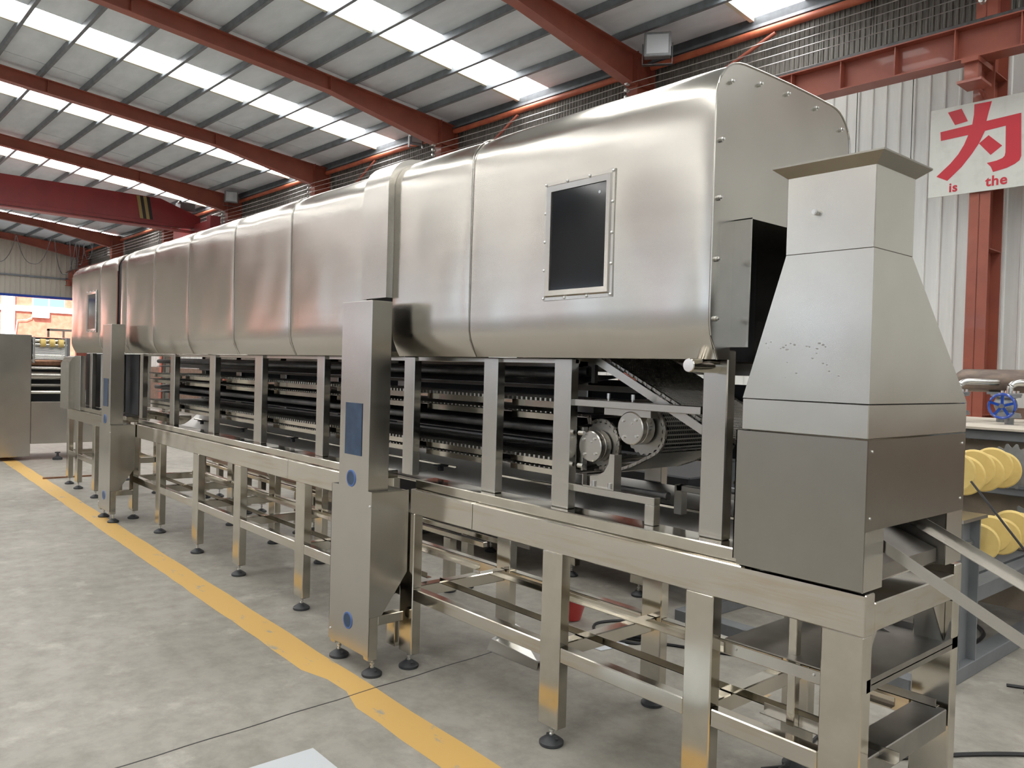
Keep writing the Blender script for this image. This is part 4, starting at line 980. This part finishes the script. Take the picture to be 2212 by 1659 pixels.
# ================================================================== FAR LEFT NEIGHBOUR MACHINE
nm = Thing('forming_machine', 'stainless forming machine with yellow rollers at the far left', 'machine', (-14.3,2.4,0))
mb = MB(); mb.box(-15.2,-14.1,.4,2.435,.06,1.925,.008); nm.part('cabinet', mb, 'satin')
mb = MB(); mb.box(-15.2,-14.12,2.44,3.4,.25,.90,.005); nm.part('lower_cabinet', mb, 'satin')
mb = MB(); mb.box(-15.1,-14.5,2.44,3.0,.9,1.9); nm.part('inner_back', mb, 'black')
for (z,r,mt,x) in ((1.045,.03,'mirror',-14.15),(1.3,.07,'satin',-14.3),(1.42,.02,'mirror',-14.2),(1.50,.05,'copper',-14.3),(1.60,.03,'mirror',-14.1),(1.84,.025,'mirror',-14.1),(1.78,.02,'mirror',-14.05),(1.15,.03,'dull',-14.3)):
    mb = MB(); mb.tube((x,2.44,z),(x,2.90,z),r,16); nm.part('cross_roller', mb, mt)
for y in (2.54,2.665,2.785):
    mb = MB(); mb.tube((-14.07,y,1.81),(-14.07,y+.07,1.81),.062,20); nm.part('yellow_roller', mb, 'yellow', 'yellow polymer ring')
for k in range(12):
    mb = MB(); mb.tube((-14.05,2.46,1.76-k*.018),(-14.05,2.88,1.76-k*.018),.006,6); nm.part('link_rod', mb, 'zinc')
for y in (2.455,2.885):
    mb = MB(); mb.box(-14.12,-14.03,y-.012,y+.012,1.5,1.9,.003); nm.part('side_bracket', mb, 'zinc')
mb = MB(); mb.box(-14.4,-14.1,2.9,2.96,.9,1.9,.004); nm.part('side_plate', mb, 'gplate')
mb = MB(); mb.box(-14.14,-14.1,2.64,2.67,1.9,2.03); mb.box(-14.14,-14.1,2.64,3.2,2.0,2.035); mb.box(-14.14,-14.1,2.85,2.88,1.9,2.0); nm.part('rail_guard', mb, 'satin')
L = nm.o
mb = MB(); mb.lathe([(.07,0),(.07,.03),(.02,.06),(.015,.10),(.04,.105),(.04,.12),(0,.12)], (-14.05,2.80,0), 'z', 20); nm.part('levelling_foot', mb, 'rubber')
mb = MB(); mb.lathe([(.07,0),(.07,.03),(.02,.06),(.015,.10)], (-14.3,1.2,0), 'z', 20); nm.part('levelling_foot', mb, 'rubber')
mb = MB(); mb.box(-11.9,-11.86,2.2,3.2,0.0,.02); single('floor_rod', mb, 'copper', 'rusty flat bar on the floor behind the leftmost oven feet', 'bar', (-11.9,2.6,0))
# ================================================================== SIGN
def uv(px, py):   # sign-board drawing coordinates: 1417 x 1659 reading of the board -> hall frame
    U = 1990+px*222/1417; V = 180+py*260/1659
    d = Vector((0,0,0)); a = (U-1106)/F; b = (V-829.5)/F
    d = r2*a+d2*b+fwd
    d = Matrix.Rotation(-DL,3,'Z') @ d; t_ = YS/d.y; return (d.x*t_, CAMZ+d.z*t_)
YS = 10.56
sg = Thing('wall_sign', 'white sheet sign with a large red Chinese character and red words fixed to the column', 'sign', (-3.3,YS,4.4), rot=DL)
tl, bl = uv(135,385), uv(100,1585)
zt_, zb_ = 4.965, 3.885
zt_ = tl[1]; zb_ = bl[1]
mb = MB(); mb.box(tl[0]-.0, tl[0]+3.6, YS, YS+.012, zb_, zt_, .002); sg.part('board', mb, 'sign')
strokes = [
 [(370,405),(558,350),(643,522),(467,576)],
 [(735,290),(975,245),(930,400),(900,520),(1380,405),(1380,1000),(1355,1060),(1290,1110),(1180,1165),(990,1222),(960,1150),(905,1098),(1040,1065),(1120,1030),(1150,1000),(1162,950),(1168,583),(880,655),(795,830),(700,970),(560,1150),(360,1345),(210,1290),(400,1110),(510,980),(590,850),(650,712),(272,795),(266,675),(705,568),(728,430)],
 [(930,715),(1117,858),(957,987),(797,830)]]
for st in strokes:
    poly = [uv(*p) for p in st]
    mb = MB(); mb.prism(poly, YS-.003, YS-.0005); sg.part('character_stroke', mb, 'signred', smooth=False)
def text(word, cx, cz, size, nm):
    cu = bpy.data.curves.new(nm, 'FONT'); cu.body = word; cu.size = size; cu.extrude = .0015; cu.offset = .004; cu.space_character = 1.08
    tmp = bpy.data.objects.new('tmp', cu); COL.objects.link(tmp)
    bpy.context.view_layer.update()
    me = bpy.data.meshes.new_from_object(tmp.evaluated_get(bpy.context.evaluated_depsgraph_get()))
    bpy.data.objects.remove(tmp); me.materials.clear(); me.materials.append(M['signred'])
    for v in me.vertices:
        x, y, z = v.co; v.co = (x, -z, y)
    o = link(nm, me, sg.o, Vector((cx,YS-.002,cz))-sg.base); o['label'] = 'red word "%s"'%word
p = uv(378,1500); text('is', p[0], p[1], .155, 'word')
p = uv(885,1420); text('the', p[0], p[1], .165, 'word')
p = uv(1520,1200); text('life', p[0]+.6, p[1]-.05, .155, 'word') if False else None
